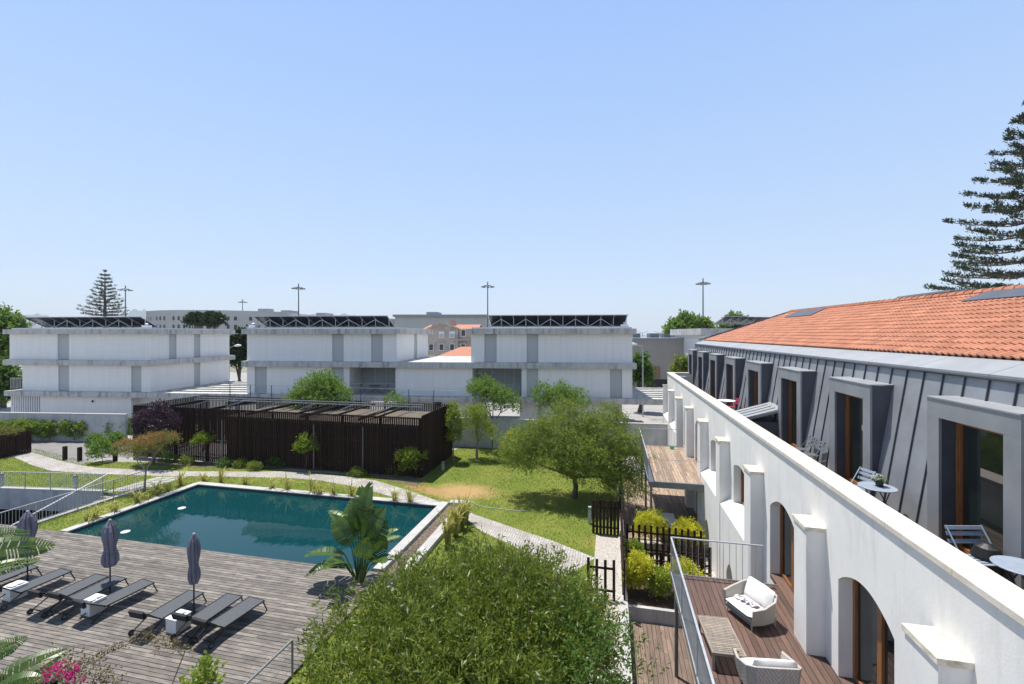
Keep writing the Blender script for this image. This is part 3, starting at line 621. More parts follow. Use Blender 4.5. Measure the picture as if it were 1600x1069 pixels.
# loggia tables
def local(x,y,z): return tuple(Vector(B0)+Matrix.Rotation(BRZ,3,'Z')@Vector((x,y,z)))
def bistro(loc,rz,lab,cat='table',m='steel_grey',r=.36,h=.72,name='round_table',group=None):
    t=thing(name,lab,cat,loc,rz,group,world=False)
    MB().lathe((0,0,h-.02),[(r-.01,0),(r,.008),(r,.02),(r-.01,.026)],28).build('table_top',M[m],t)
    mb=MB()
    for s in (1,-1):
        for q in (1,-1): mb.tube([(s*r*.75,q*.2,0),(-s*r*.45,q*.17,h-.03)],.012,6)
    mb.tube([(r*.75,-.2,0),(r*.75,.2,0)],.01,5); mb.tube([(-r*.75,-.2,0),(-r*.75,.2,0)],.01,5)
    mb.build('folding_leg',M['dark'],t); return t
def fold_chair(loc,rz,lab,m='bluegrey',group=None,wd=.42):
    t=thing('folding_chair',lab,'chair',loc,rz,group,world=False); h=wd/2
    mb=MB()
    for i in range(5): mb.box(-h+.02,h-.02,-.2+i*.08,-.2+i*.08+.055,.44,.455)
    mb.build('seat',M[m],t)
    mb=MB()
    for z in (.60,.72,.81): mb.add([(-h,.22+(z-.45)*.25,z),(h,.22+(z-.45)*.25,z),(h,.23+(z-.45)*.25+.01,z+.055),(-h,.23+(z-.45)*.25+.01,z+.055),(-h,.235+(z-.45)*.25,z),(h,.235+(z-.45)*.25,z),(h,.245+(z-.45)*.25+.01,z+.055),(-h,.245+(z-.45)*.25+.01,z+.055)],[(0,1,2,3),(7,6,5,4),(0,4,5,1),(3,2,6,7),(1,5,6,2),(0,3,7,4)])
    mb.build('backrest',M[m],t)
    for s in (-1,1):
        MB().bar((s*(h-.01),-.25,0),(s*(h-.01),.33,.88),.022,.012).build('leg',M[m],t); MB().bar((s*(h-.035),.26,0),(s*(h-.035),-.2,.44),.022,.012).build('leg',M[m],t)
    MB().bar((-h,-.15,.14),(h,-.15,.14),.015).build('stretcher',M[m],t)
    return t
for uu,bl,gs in ((586,'middle','middle'),(776,'right','right')):
    x=sx(uu,2); bistro(local(x,2.0,Z1[1]),0,f'dark round table in the recessed balcony of the {gs} white block',m='dark',r=.6)
    for s,wd in ((-1,'left'),(1,'right')):
        fold_chair(local(x+s*1.1,2.0,Z1[1]),BRZ+s*-1.57,f'dark chair {wd} of the table in the {gs} block balcony','dark',group='balcony chairs on the white blocks')
# fourth block, partly hidden behind the tiled roof
b4=thing('white_apartment_block','white block mostly hidden behind the right tiled roof, its slab showing','building',W(27.0,64),TH,'white estate blocks',world=False)
storey(b4,.6,16,.6,12,0,8.9); slab(b4,0,16.5,0,12.5,(9.4,10.4)); mb=MB(); mb.box(.6,16,.6,12,8.92,9.38); mb.build('wall',M['panel'],b4)
solar('dark solar panels on a white rack behind the ridge of the tiled roof',0,14,base=W(30.5,62,.75),rz=TH+.4)
# ---------------- far background ----------------
def farbox(name,label,u0,u1,vt,d,m,depth=30,group=None,vt2=None):
    t=thing(name,label,'building',W((u0-800)/F*d,d),TH,group,world=False); wd=(u1-u0)/F*d; h=EYE-(vt-HZ)/F*d
    MB().box(0,wd,0,depth,0,h).build('wall',M[m],t); return t,wd,h
# curved grey building
t=thing('curved_grey_building','long grey curved building with small square windows far behind on the left','building',W(-80,150),TH,world=False); d=150
c0,c1=(195-800)/F*d+80,(407-800)/F*d+80; h=EYE+38.5*d/F; n=24; mb=MB(); rf=MB(); P_=[]
for i in range(n+1):
    s=i/n; x=c0+(c1-c0)*s; y=18*(1-math.sin(math.pi*(.15+.75*s)))**1.2; P_.append((x,y))
for i in range(n):
    (x0_,y0_),(x1_,y1_)=P_[i],P_[i+1]
    mb.add([(x0_,y0_,0),(x1_,y1_,0),(x1_,y1_,h),(x0_,y0_,h)],[(0,1,2,3)]); mb.add([(x0_,y0_,h),(x1_,y1_,h),(x1_,40,h),(x0_,40,h)],[(0,1,2,3)])
mb.add([(P_[0][0],P_[0][1],0),(P_[0][0],40,0),(P_[0][0],40,h),(P_[0][0],P_[0][1],h)],[(0,3,2,1)]); mb.add([(P_[-1][0],P_[-1][1],0),(P_[-1][0],40,0),(P_[-1][0],40,h),(P_[-1][0],P_[-1][1],h)],[(0,1,2,3)])
mb.build('wall',M['greyblock'],t)
for i in range(n):
    if i in (3,7,12,16,19): continue
    (x0_,y0_),(x1_,y1_)=P_[i],P_[i+1]
    for z in (h-2.6,h-5.4,h-8.2):
        a=.3;b_=.7; A=(x0_+(x1_-x0_)*a,y0_+(y1_-y0_)*a-.08);B2=(x0_+(x1_-x0_)*b_,y0_+(y1_-y0_)*b_-.08)
        MB().add([(A[0],A[1],z-.8),(B2[0],B2[1],z-.8),(B2[0],B2[1],z+.5),(A[0],A[1],z+.5)],[(0,1,2,3)]).build('window',M['farglass'],t)
for x,w_,hh in ((c0+44*.78,3.9,1.5),(c0+16,.7,.9)):
    MB().box(x,x+w_,18,22,h,h+hh).build('roof_box',M['farslab'],t)
t,wd,h=farbox('flat_roofed_hall','low flat roofed hall with a blue grey roof band behind the middle block',617,760,495,150,'greyblock'); MB().box(-.5,wd+.5,-1,32,h,h+.7).build('roof_band',M['farslab'],t); MB().box(wd*.32,wd*.45,4,12,h+.7,h+1.8).build('roof_box',M['farslab'],t)
t,wd,h=farbox('grey_block','pale grey office block just behind the middle solar panels',410,612,498,170,'greyblock'); MB().box(wd*.1,wd*.17,4,12,h,h+3.4).build('roof_box',M['farslab'],t); MB().box(wd*.38,wd*.45,4,12,h,h+2.4).build('roof_box',M['farslab'],t)
# beige warehouse
t,wd,h=farbox('beige_warehouse','plain grey beige warehouse wall behind the right white block',960,1230,530.5,72,'beige',40)
MB().box(-.3,wd+.3,-.2,40,h,h+.25).build('roof_edge',M['farslab'],t)
d=72; x0_=(1005-960)/F*d; MB().box(x0_-1.3,x0_+2.7,-.12,0,4.4-1.9,4.4).build('gate',M['brownpanel'],t)
for x,w_ in ((4.6,1.3),(7.6,1.6),(10,1.2),(11.8,1.0)): MB().box(x,x+w_,6,8,h+.25,h+1.0).build('roof_unit',M['steel_grey'],t)
t=tag(MB().box(*(lambda g:(g[0]+1,g[0]+22,g[1]+4,g[1]+4.3,0,3.2))(W((1003-800)/F*60,60))).build('parapet_wall',M['dark'],off=W(17.4,60)),'low dark wall in front of the beige warehouse','wall')
# old house with gable and red roofs
d=105; t=thing('old_gabled_house','old stucco house with a pediment gable and orange tiled roofs between the white blocks','building',W((668-800)/F*d,d),TH,world=False)
k=d/F; z_=lambda v: EYE-(v-HZ)*k; xx=lambda u:(u-668)*k
MB().box(xx(664),xx(745),0,14,0,z_(514)).build('wall',M['oldwall'],t)
mb=MB(); mb.add([(xx(669),-.6,z_(514)),(xx(717),-.6,z_(514)),(xx(717),-.6,z_(515)+0),(xx(691),-.6,z_(505.5)),(xx(669),2,z_(514)),(xx(717),2,z_(514)),(xx(691),2,z_(505.5))],[(0,1,3),(5,4,6),(0,3,6,4),(1,5,6,3),(0,4,5,1)])
mb.box(xx(670),xx(716),-.6,0,0,z_(514)-.01); mb.build('gable',M['oldwall'],t)
mb=MB(); 
for a_,b_ in ((xx(668),xx(691)),(xx(718),xx(691))): mb.bar((a_,-.7,z_(514)),(b_,-.7,z_(504.5)),.5,.35)
mb.build('cornice',M['oldwall'],t)
mb=MB(); mb.add([(xx(660),0,z_(514)),(xx(748),0,z_(514)),(xx(748),8,z_(506)),(xx(664),8,z_(506)),(xx(660),14,z_(514)),(xx(748),14,z_(514))],[(0,1,2,3),(3,2,5,4)]); mb.build('roof',M['tile'],t)
MB().box(xx(696),xx(706),6,8,z_(510),z_(498.5)).build('chimney',M['oldwall'],t); MB().box(xx(667),xx(672),6,8,z_(510),z_(504)).build('chimney',M['oldwall'],t)
for u in (690.5,707): 
    f_=MB().box(xx(u-4.2),xx(u+4.2),-.72,-.62,z_(528),z_(518)).build('window',M['whitemetal'],t); MB().box(xx(u-3.2),xx(u+3.2),-.78,-.73,z_(527),z_(522)).build('shutter',M['galv'],f_)
for u in (674.5,690.5,707,724,724.5):
    v0=548 if u!=724.5 else 526; f_=MB().box(xx(u-4),xx(u+4),-.72,-.62,z_(v0),z_(v0-11)).build('window',M['whitemetal'],t); MB().box(xx(u-3),xx(u+3),-.78,-.73,z_(v0-1),z_(v0-10)).build('pane',M['farglass'],f_)
MB().box(xx(716),xx(734),-1.6,-.02,z_(532),z_(530)).build('balcony',M['oldwall'],t)
d=80; t=thing('red_roofed_annexe','low annexe with a bright orange tiled roof between the white blocks','building',W((684-800)/F*d,d),TH,world=False); k=d/F
MB().box(0,6.5,0,8,0,EYE-33*k).build('wall',M['oldwall'],t); MB().add([(-.2,-.4,EYE-34*k),(6.6,-.4,EYE-34*k),(6.6,5,EYE-20*k),(3.6,5,EYE-20*k)],[(0,1,2,3)]).build('roof',M['tile'],t)
# ---------------- hills ----------------
mb=MB()
def hill(u0,u1,vt,d):
    n=30
    for i in range(n):
        for s in (0,1): pass
    top=[];bot=[]
    for i in range(n+1):
        u=u0+(u1-u0)*i/n; hh=(HZ-vt)/F*d*(math.sin(math.pi*i/n)**.6)*(1+.05*math.sin(i*1.1)+.04*math.sin(i*2.9)); p=W((u-800)/F*d,d); q=W((u-800)/F*(d+500),d+500); r_=W((u-800)/F*(d-300),d-300)
        top.append((p[0],p[1],EYE+hh)); bot.append(r_); top.append((q[0],q[1],0))
    vs=[];fs=[]
    for i in range(n+1): vs+=[bot[i],top[2*i],top[2*i+1]]
    for i in range(n):
        a=3*i; fs+= [(a,a+3,a+4,a+1),(a+1,a+4,a+5,a+2)]
    mb.add(vs,fs)
hill(170,262,484,2300); hill(-80,150,491,2300); hill(385,640,491,2300); tag(mb.build('hills',M['hill'],smooth=True),kind='structure')
# ---------------- lamp masts ----------------
def mast(label,u,v,d,s=1,n=10):
    g=W((u-800)/F*d,d); H=EYE-(v-HZ)/F*d; t=thing('floodlight_mast',label,'street lamp',g,group='tall floodlight masts')
    MB().tube([(g[0],g[1],0),(g[0],g[1],H)],[.22*s,.12*s],8).build('pole',M['steel_grey'],t)
    r=1.35*s; MB().lathe((g[0],g[1],H-.9*s),[(.2,0),(r*.5,.05),(r*.5,.12),(.15,.2),(.12,.9*s),(.22,.95*s),(.05,1.1*s)],12).build('head_ring',M['steel_grey'],t)
    for i in range(8):
        a=i*math.pi/4+.2; x,y=g[0]+r*math.cos(a),g[1]+r*math.sin(a); mb=MB(); mb.bar((g[0]+r*.4*math.cos(a),g[1]+r*.4*math.sin(a),H-.8*s),(x,y,H-1.05*s),.12*s); mb.lathe((x,y,H-1.25*s),[(.42*s,0),(.36*s,.15*s),(.1*s,.28*s)],8); mb.build('lamp',M['steel_grey'],t)
mast('floodlight mast just right of the small Norfolk pine on the left',196,447,125)
mast('smallest, most distant floodlight mast above the curved grey building',379,468,175)
mast('floodlight mast rising behind the middle solar panels',466.5,444,115)
mast('floodlight mast rising at the left end of the right solar panels',762,441,110)
mast('floodlight mast left of the orange tiled roof beside the round tree',1098.5,436,105)
mast('floodlight mast seen through the branches of the big Norfolk pine',1503,430,125)
def lamp(label,u,v,d,side):
    g=W((u-800)/F*d,d); H=EYE-(v-HZ)/F*d; t=thing('street_lamp',label,'street lamp',g,TH,'curved street lamps',world=False)
    MB().tube([(0,0,0),(0,0,H-.7),(side*-.1,0,H-.25),(side*-.9,0,H)],[.09,.06,.05,.04],8).build('pole',M['galv' if side>0 else 'brownpanel'],t)
    MB().tube([(side*-.7,0,H-.05),(side*-1.1,0,H+.02),(side*-1.6,0,H+.02)],[.08,.18,.1],8).build('lamp_head',M['whitemetal'],t)
lamp('street lamp with white head right of the left white block',358,540,60,-1)
lamp('street lamp with a curved arm before the beige warehouse',1004.5,538,52,1)
for u,lb in ((1004,'twin arm lamp on the horizon above the warehouse, nearer the white block'),(1031,'twin arm lamp on the horizon above the warehouse, nearer the round tree')):
    d=260; g=W((u-800)/F*d,d); t=thing('twin_lamp',lb,'street lamp',g,TH,'twin arm lamps on the horizon',world=False); MB().tube([(0,0,0),(0,0,10.6)],.12,5).build('pole',M['steel_grey'],t)
    for s in (-1,1): MB().tube([(0,0,10.3),(s*3.3,0,11.5)],.1,5).build('arm',M['steel_grey'],t)
# ---------------- right-hand building ----------------
XF,XI,XP,XD,XM,XE=4.58,5.02,4.17,6.27,6.30,6.83
ZP=6.3; ZT=5.35; ZB=2.4; YN,YE=-2.0,40.2
hb=thing('apartment_building','white arched facade building with zinc mansard and orange tiled roof on the right','building',(8,20,0))
P0=6.98; ST_=4.13
def ppoly(mb,outer,holes,X,flip=False):     # polygon with holes in the plane X=const, facing -X
    loops=[[Vector((X,y,z)) for y,z in outer]]+[[Vector((X,y,z)) for y,z in h] for h in holes]
    tr=geometry.tessellate_polygon(loops); vs=[p for l in loops for p in l]; fs=[]
    for t_ in tr:
        a,b,c=[vs[i] for i in t_]; nx=(b-a).cross(c-a).x; fs.append(tuple(t_) if nx<0 else tuple(t_)[::-1])
    mb.add(vs,fs)
def arch(y0,y1,z0,zs,za,n=14):
    pts=[(y0,z0),(y0,zs)]
    for i in range(1,n): s=i/n; pts.append((y0+(y1-y0)*s, zs+(za-zs)*math.sin(math.pi*s)**.85))
    return pts+[(y1,zs),(y1,z0)]
holes=[]; kinds=[]
for k in range(-1,8):
    yc=9.62+ST_*k
    if k in (-1,0,1,4,5): h=arch(yc-.95,yc+.95,ZB,4.42,4.80); kd='door'
    else: h=arch(yc-.75,yc+.95,3.0,4.42,4.62); kd='window'
    holes.append(h); kinds.append((kd,yc,h))
    ww=.62 if k in (2,3,6,7) else .75
    hg=arch(yc-ww,yc+ww,-.6,.45,1.05); holes.append(hg); kinds.append(('low',yc,hg))
def z0_door(h): return abs(h[0][1]-ZB)>.01
mb=MB(); outer=[(YN,-.7),(YE,-.7),(YE,ZP-.1),(YN,ZP-.1)]
ppoly(mb,outer,holes,XF)
for h in holes:                                     # reveals
    n=len(h)
    for i in range(n if z0_door(h) else n-1):
        (y0,z0),(y1,z1)=h[i],h[(i+1)%n]
        mb.add([(XF,y0,z0),(XF,y1,z1),(XF+.42,y1,z1),(XF+.42,y0,z0)],[(0,1,2,3)])
mb.add([(XI-.02,YN,ZT-.3),(XI-.02,YE,ZT-.3),(XI-.02,YE,ZP-.1),(XI-.02,YN,ZP-.1)],[(3,2,1,0)])
mb.add([(XF,YE,-.7),(XM+12,YE,-.7),(XM+12,YE,ZT),(XI,YE,ZT),(XI,YE,ZP-.1),(XF,YE,ZP-.1)],[(0,1,2,3,4,5)])
mb.build('facade_wall',M['render'],hb)
MB().box(XI,XM+.3,YE-.35,YE,ZT,ZP-.1).build('end_parapet',M['render'],hb)
mb=MB(); y=YN
while y<YE:
    mb.box(4.53,5.03,y,min(y+1.55,YE+.05)-.006,ZP-.10,ZP); y+=1.55
mb.box(5.032,6.3,YE-.40,YE+.05,ZP-.10,ZP); mb.build('parapet_coping',M['stone'],hb,bevel=.006)
for k in range(0,9):                                 # pilasters
    y0=P0+ST_*k; y1=y0+.75
    if k==8: y1=YE-.02
    p=MB().box(XP+.03,XF+.01,y0+.03,y1-.03,-.7,5.14).build('pilaster',M['render'],hb)
    cpz=MB(); cpz.box(XP,XF-.002,y0,y1,5.142,5.24); cpz.build('cap_stone',M['stone_old'],p,bevel=.006)
for k in (2,3,6,7):                                  # sloped aprons below the windows
    a=P0+ST_*k+.74; b_=P0+ST_*(k+1)+.01; a0,b0=a,b_
    hg=arch(9.62+ST_*k-.5,9.62+ST_*k+.5,-.6,.5,1.0)
    m_=MB(); ppoly(m_,[(a0,-.7),(b0,-.7),(b0,2.72),(a0,2.72)],[hg],XP+.05)
    m_.add([(XP+.05,a0,2.72),(XP+.05,b0,2.72),(XF-.003,b0,3.0),(XF-.003,a0,3.0)],[(0,1,2,3)])
    n=len(hg)
    for i in range(n-1):
        (y0,z0),(y1,z1)=hg[i],hg[i+1]; m_.add([(XP+.05,y0,z0),(XP+.05,y1,z1),(XF,y1,z1),(XF,y0,z0)],[(0,1,2,3)])
    m_.build('window_apron',M['render'],hb)
for kd,yc,h in kinds:
    y0,y1=h[0][0],h[-1][0]; z0=h[0][1]; zt=max(q[1] for q in h)
    if kd=='low':
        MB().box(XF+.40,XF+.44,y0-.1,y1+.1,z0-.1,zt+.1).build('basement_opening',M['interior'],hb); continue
    w_=MB(); X0=XF+.26
    if kd=='door': MB().box(XF-.003,XF+.40,y0+.01,y1-.01,ZB-.12,ZB-.004).build('threshold',M['deckr'],hb)
    w_.box(X0,X0+.10,y0+.001,y0+.10,z0,zt+.05); w_.box(X0,X0+.10,y1-.10,y1-.001,z0,zt+.05); w_.box(X0,X0+.10,(y0+y1)/2-.07,(y0+y1)/2+.07,z0,zt+.05); w_.box(X0+.01,X0+.09,y0+.1,y1-.1,z0,z0+.10)
    f_=w_.build('arched_door' if kd=='door' else 'arched_window',M['oak'],hb)
    MB().box(X0+.05,X0+.07,y0,y1,z0,zt+.08).build('pane',M['glass'],f_)
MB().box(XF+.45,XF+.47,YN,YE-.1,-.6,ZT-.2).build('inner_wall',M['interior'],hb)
# terrace floor
mb=MB(); x=XI
while x<XM+.3:
    y=YN
    while y<YE-.4: mb.box(x,x+.13,y,y+2.4-.006,ZT-.04,ZT+random.uniform(-.002,.002)); y+=2.4
    x+=.142
mb.build('terrace_decking',M['decky'],hb)
# mansard
YD=[]
for (uf,un) in [(1452,1598),(1300,1362),(1217.5,1253),(1167,1188.6),(1134,1147.5),(1109,1118),(1090,1097),(1076,1082)]:
    YD.append((YX(un,XD),YX(uf,XD)))
c_=sum(b-a for a,b in YD[:4])/4; mids=[(a+b)/2 for a,b in YD]; st=(mids[4]-mids[0])/4
DORM=[(mids[0]+st*k-c_/2,mids[0]+st*k+c_/2) for k in range(-1,8)]
print('dormers',[(round(a,2),round(b,2)) for a,b in DORM],round(c_,2),round(st,2))
ZE=8.755; ZD0=ZT
def xm(z): return XM+(XE-XM)*(z-ZT)/(ZE-ZT)
mb=MB(); ys=[YN]+[v for d_ in DORM for v in d_]+[YE]
for i in range(0,len(ys)-1,2):                     # zinc between dormers
    a,b_=ys[i],ys[i+1]
    mb.add([(xm(ZT),a,ZT),(xm(ZT),b_,ZT),(xm(ZE),b_,ZE),(xm(ZE),a,ZE)],[(0,3,2,1)])
for a,b_ in DORM: mb.add([(xm(8.2),a,8.2),(xm(8.2),b_,8.2),(xm(ZE),b_,ZE),(xm(ZE),a,ZE)],[(0,3,2,1)])
mb.add([(xm(ZT),YE,ZT),(XM+12,YE,ZT),(XM+12-.5,YE-.4,ZE),(xm(ZE),YE-.001,ZE)],[(0,1,2,3)])
mb.build('mansard_cladding',M['zinc'],hb)
mb=MB(); y=YN+.2
while y<YE:
    inn=any(a-.03<y<b_+.03 for a,b_ in DORM); z0=8.24 if inn else ZT+.02
    mb.add([(xm(z0)-.035,y-.008,z0),(xm(z0)-.035,y+.008,z0),(xm(z0)+.01,y+.008,z0),(xm(z0)+.01,y-.008,z0),(xm(ZE)-.035,y-.008,ZE),(xm(ZE)-.035,y+.008,ZE),(xm(ZE)+.01,y+.008,ZE),(xm(ZE)+.01,y-.008,ZE)],[(0,1,5,4),(1,2,6,5),(2,3,7,6),(3,0,4,7)])
    y+=.59
mb.build('standing_seams',M['seam'],hb)
for i,(a,b_) in enumerate(DORM):
    zt=8.23; t1=MB(); x1=xm(zt)+.1; x0=XD
    t1.add([(x0,a,ZT),(x0,a,zt),(x1,a,zt),(XM+.01,a,ZT)],[(0,3,2,1)]); t1.add([(x0,b_,ZT),(x0,b_,zt),(x1,b_,zt),(XM+.01,b_,ZT)],[(0,1,2,3)])
    d_=t1.build('dormer',M['zinc_dark_and_shade'],hb)
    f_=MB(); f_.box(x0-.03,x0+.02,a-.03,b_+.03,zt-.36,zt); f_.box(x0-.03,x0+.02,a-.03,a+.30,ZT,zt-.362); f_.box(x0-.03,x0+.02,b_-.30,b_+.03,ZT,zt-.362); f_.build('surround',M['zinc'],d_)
    MB().add([(x0-.05,a-.04,zt+.003),(x0-.05,b_+.04,zt+.003),(x1,b_+.04,zt+.02),(x1,a-.04,zt+.02),(x0-.05,a-.04,zt+.03),(x0-.05,b_+.04,zt+.03),(x1,b_+.04,zt+.045),(x1,a-.04,zt+.045)],[(0,1,2,3),(7,6,5,4),(0,4,5,1),(1,5,6,2),(2,6,7,3),(3,7,4,0)]).build('roof_sheet',M['zinc_flat'],d_)
    rv=MB(); ya,yb=a+.30,b_-.30; zz=zt-.362; xr=x0+.36
    rv.add([(x0+.02,yb,ZT),(x0+.02,yb,zz),(xr,yb,zz),(xr,yb,ZT)],[(0,1,2,3)]); rv.add([(x0+.02,ya,ZT),(x0+.02,ya,zz),(xr,ya,zz),(xr,ya,ZT)],[(3,2,1,0)]); rv.add([(x0+.02,ya,zz),(x0+.02,yb,zz),(xr,yb,zz),(xr,ya,zz)],[(0,1,2,3)]); rv.build('reveal',M['zinc_dark_and_shade'],d_)
    wf=MB(); wf.box(xr-.10,xr,ya,ya+.09,ZT,zz); wf.box(xr-.10,xr,yb-.09,yb,ZT,zz); wf.box(xr-.10,xr,ya+.09,yb-.09,zz-.10,zz); wf.box(xr-.10,xr,ya+.09,yb-.09,ZT,ZT+.09); wf.box(xr-.13,xr-.101,yb-.07,yb-.03,ZT+.1,zz-.4); wf.build('door_frame',M['oak'],d_)
    MB().box(xr-.05,xr-.03,ya+.02,yb-.02,ZT,zz).build('pane',M['glass'],d_)
# eave flashing
mb=MB(); y=YN; e0=(6.78,8.77); e1=(7.46,9.03)
while y<YE-.01:
    y2=min(y+2.0,YE); mb.add([(e0[0],y,e0[1]),(e0[0],y2-.012,e0[1]),(e1[0],y2-.012,e1[1]),(e1[0],y,e1[1]),(e0[0],y,e0[1]-.07),(e0[0],y2-.012,e0[1]-.07),(e1[0],y2-.012,e1[1]-.07),(e1[0],y,e1[1]-.07)],[(0,3,2,1),(0,1,5,4),(0,4,7,3),(1,2,6,5),(4,5,6,7)]); y=y2
mb.build('eave_flashing',M['zinc_flat'],hb)
MB().tube([(6.77,YN,8.70),(6.77,YE,8.70)],.035,6).build('eave_drip',M['seam'],hb)
# tiled roof: profiled tiles laid in courses
X0r,Z0r,X1r,Z1r=7.42,9.02,11.45,EYE+.1265*11.45
nc=14; per=.205; spw=7; sl=Vector((X1r-X0r,0,Z1r-Z0r)); sl.normalize(); nr=Vector((-sl.z,0,sl.x)); Ltot=math.hypot(X1r-X0r,Z1r-Z0r)
HIPY=32.8
def sag(y): return .24*(1-max(0,min(1,(y-9)/24)))
mb=MB(); 
for c in range(nc):
    l0=Ltot*c/nc; l1=Ltot*(c+1)/nc+.03
    yend=YE-(YE-HIPY)*(c+.5)/nc
    nt_=int((yend-YN)/per)
    jit=random.uniform(-.01,.01)
    for k in range(nt_):
        y0=YN+k*per; vs=[]; dz=random.uniform(0,.004)
        for ll,hh in ((l0,.045+dz),(l1,.012)):
            for s in range(spw):
                f_=s/(spw-1); y=y0+per*f_*1.0; prof=.042*max(0,math.cos((f_-.32)*math.pi*1.55))**1.0 if abs(f_-.32)<.32 else .004*math.cos((f_-.82)*6)
                p=Vector((X0r,y,Z0r-sag(y)*ll/Ltot))+sl*ll+nr*(hh+prof); vs.append(tuple(p))
        fs=[(s,s+spw,s+spw+1,s+1) for s in range(spw-1)]
        for s in range(spw): 
            p=Vector(vs[s])-nr*.04; vs.append(tuple(p))
        fs+=[(s,s+1,s+2*spw+1,s+2*spw) for s in range(spw-1)]
        mb.add(vs,fs)
mb.build('roof_tiles',M['tile'],hb)
# roof underlay, hip end, ridge
mb=MB(); mb.add([(X0r,YN,Z0r),(X0r,YE,Z0r),(X1r,HIPY,Z1r-.30),(X1r,YN,Z1r-.30)],[(0,3,2,1)]); mb.add([(X0r,YE,Z0r),(2*X1r-X0r,YE,Z0r),(X1r,HIPY,Z1r)],[(0,1,2)]); mb.add([(2*X1r-X0r,YN,Z0r),(2*X1r-X0r,YE,Z0r),(X1r,HIPY,Z1r),(X1r,YN,Z1r-.2)],[(0,1,2,3)]); mb.build('roof_underlay',M['seam'],hb)
mb=MB(); y=YN
while y<HIPY: mb.tube([(X1r,y,Z1r+.06-sag(y)),(X1r,y+.42,Z1r+.045-sag(y))],[.12,.10],8); y+=.38
mb.build('ridge_tiles',M['tile'],hb)
mb=MB(); mb.bar((X0r-.3,YE+.02,Z0r+.02),(X1r,HIPY,Z1r+.08),.10,.08); mb.build('hip_flashing',M['seam'],hb)
# roof sheets / rooflights near the ridge
def onroof(y,l,hh): 
    p=Vector((X0r,y,Z0r-sag(y)*l/Ltot))+sl*l+nr*hh; return tuple(p)
for (ya,yb,la,lb_) in ((10.8,16.8,Ltot*.82,Ltot*1.0),(27.5,31.2,Ltot*.78,Ltot*.99)):
    MB().add([onroof(ya,la,.10),onroof(yb,la,.10),onroof(yb,lb_,.10),onroof(ya,lb_,.10),onroof(ya,la,.06),onroof(yb,la,.06),onroof(yb,lb_,.06),onroof(ya,lb_,.06)],[(0,1,2,3)[::-1],(0,1,5,4),(1,2,6,5),(2,3,7,6),(3,0,4,7)]).build('roof_hatch',M['zinc_dark_and_shade'],hb)
mb=MB(); mb.box(X1r+.3,X1r+2,18.9,21.5,Z1r-.3,Z1r+.06); mb.build('skylight_curb',M['steel_grey'],hb)
MB().box(X1r+.1,X1r+2.2,18.7,21.7,Z1r+.062,Z1r+.13).build('skylight_cover',M['zinc'],hb)
# stair cover between terraces
ya,yb=DORM[3][0]-2.0,DORM[3][0]-.2
g_=YX(1217.5,XD); ya,yb=g_+.02,g_+1.75
sc=MB(); zl,zh=6.22,6.68
sc.add([(5.06,ya,zl),(5.06,yb,zl),(XD+.3,yb,zh),(XD+.3,ya,zh),(5.06,ya,zl-.10),(5.06,yb,zl-.10),(XD+.3,yb,zh-.1),(XD+.3,ya,zh-.1)],[(0,3,2,1),(0,1,5,4),(1,2,6,5),(3,0,4,7)])
q_=sc.build('stair_cover',M['zinc_flat'],hb); MB().box(5.1,XD+.2,ya+.02,yb-.02,ZT,zl-.12).build('stair_cover_wall',M['zinc_dark_and_shade'],q_)
mb=MB()
for i in range(5):
    y=ya+(yb-ya)*i/4; mb.bar((5.06,y,zl+.012),(XD,y,zl+(zh-zl)*.83+.012),.014,.02)
mb.build('seams',M['seam'],q_)
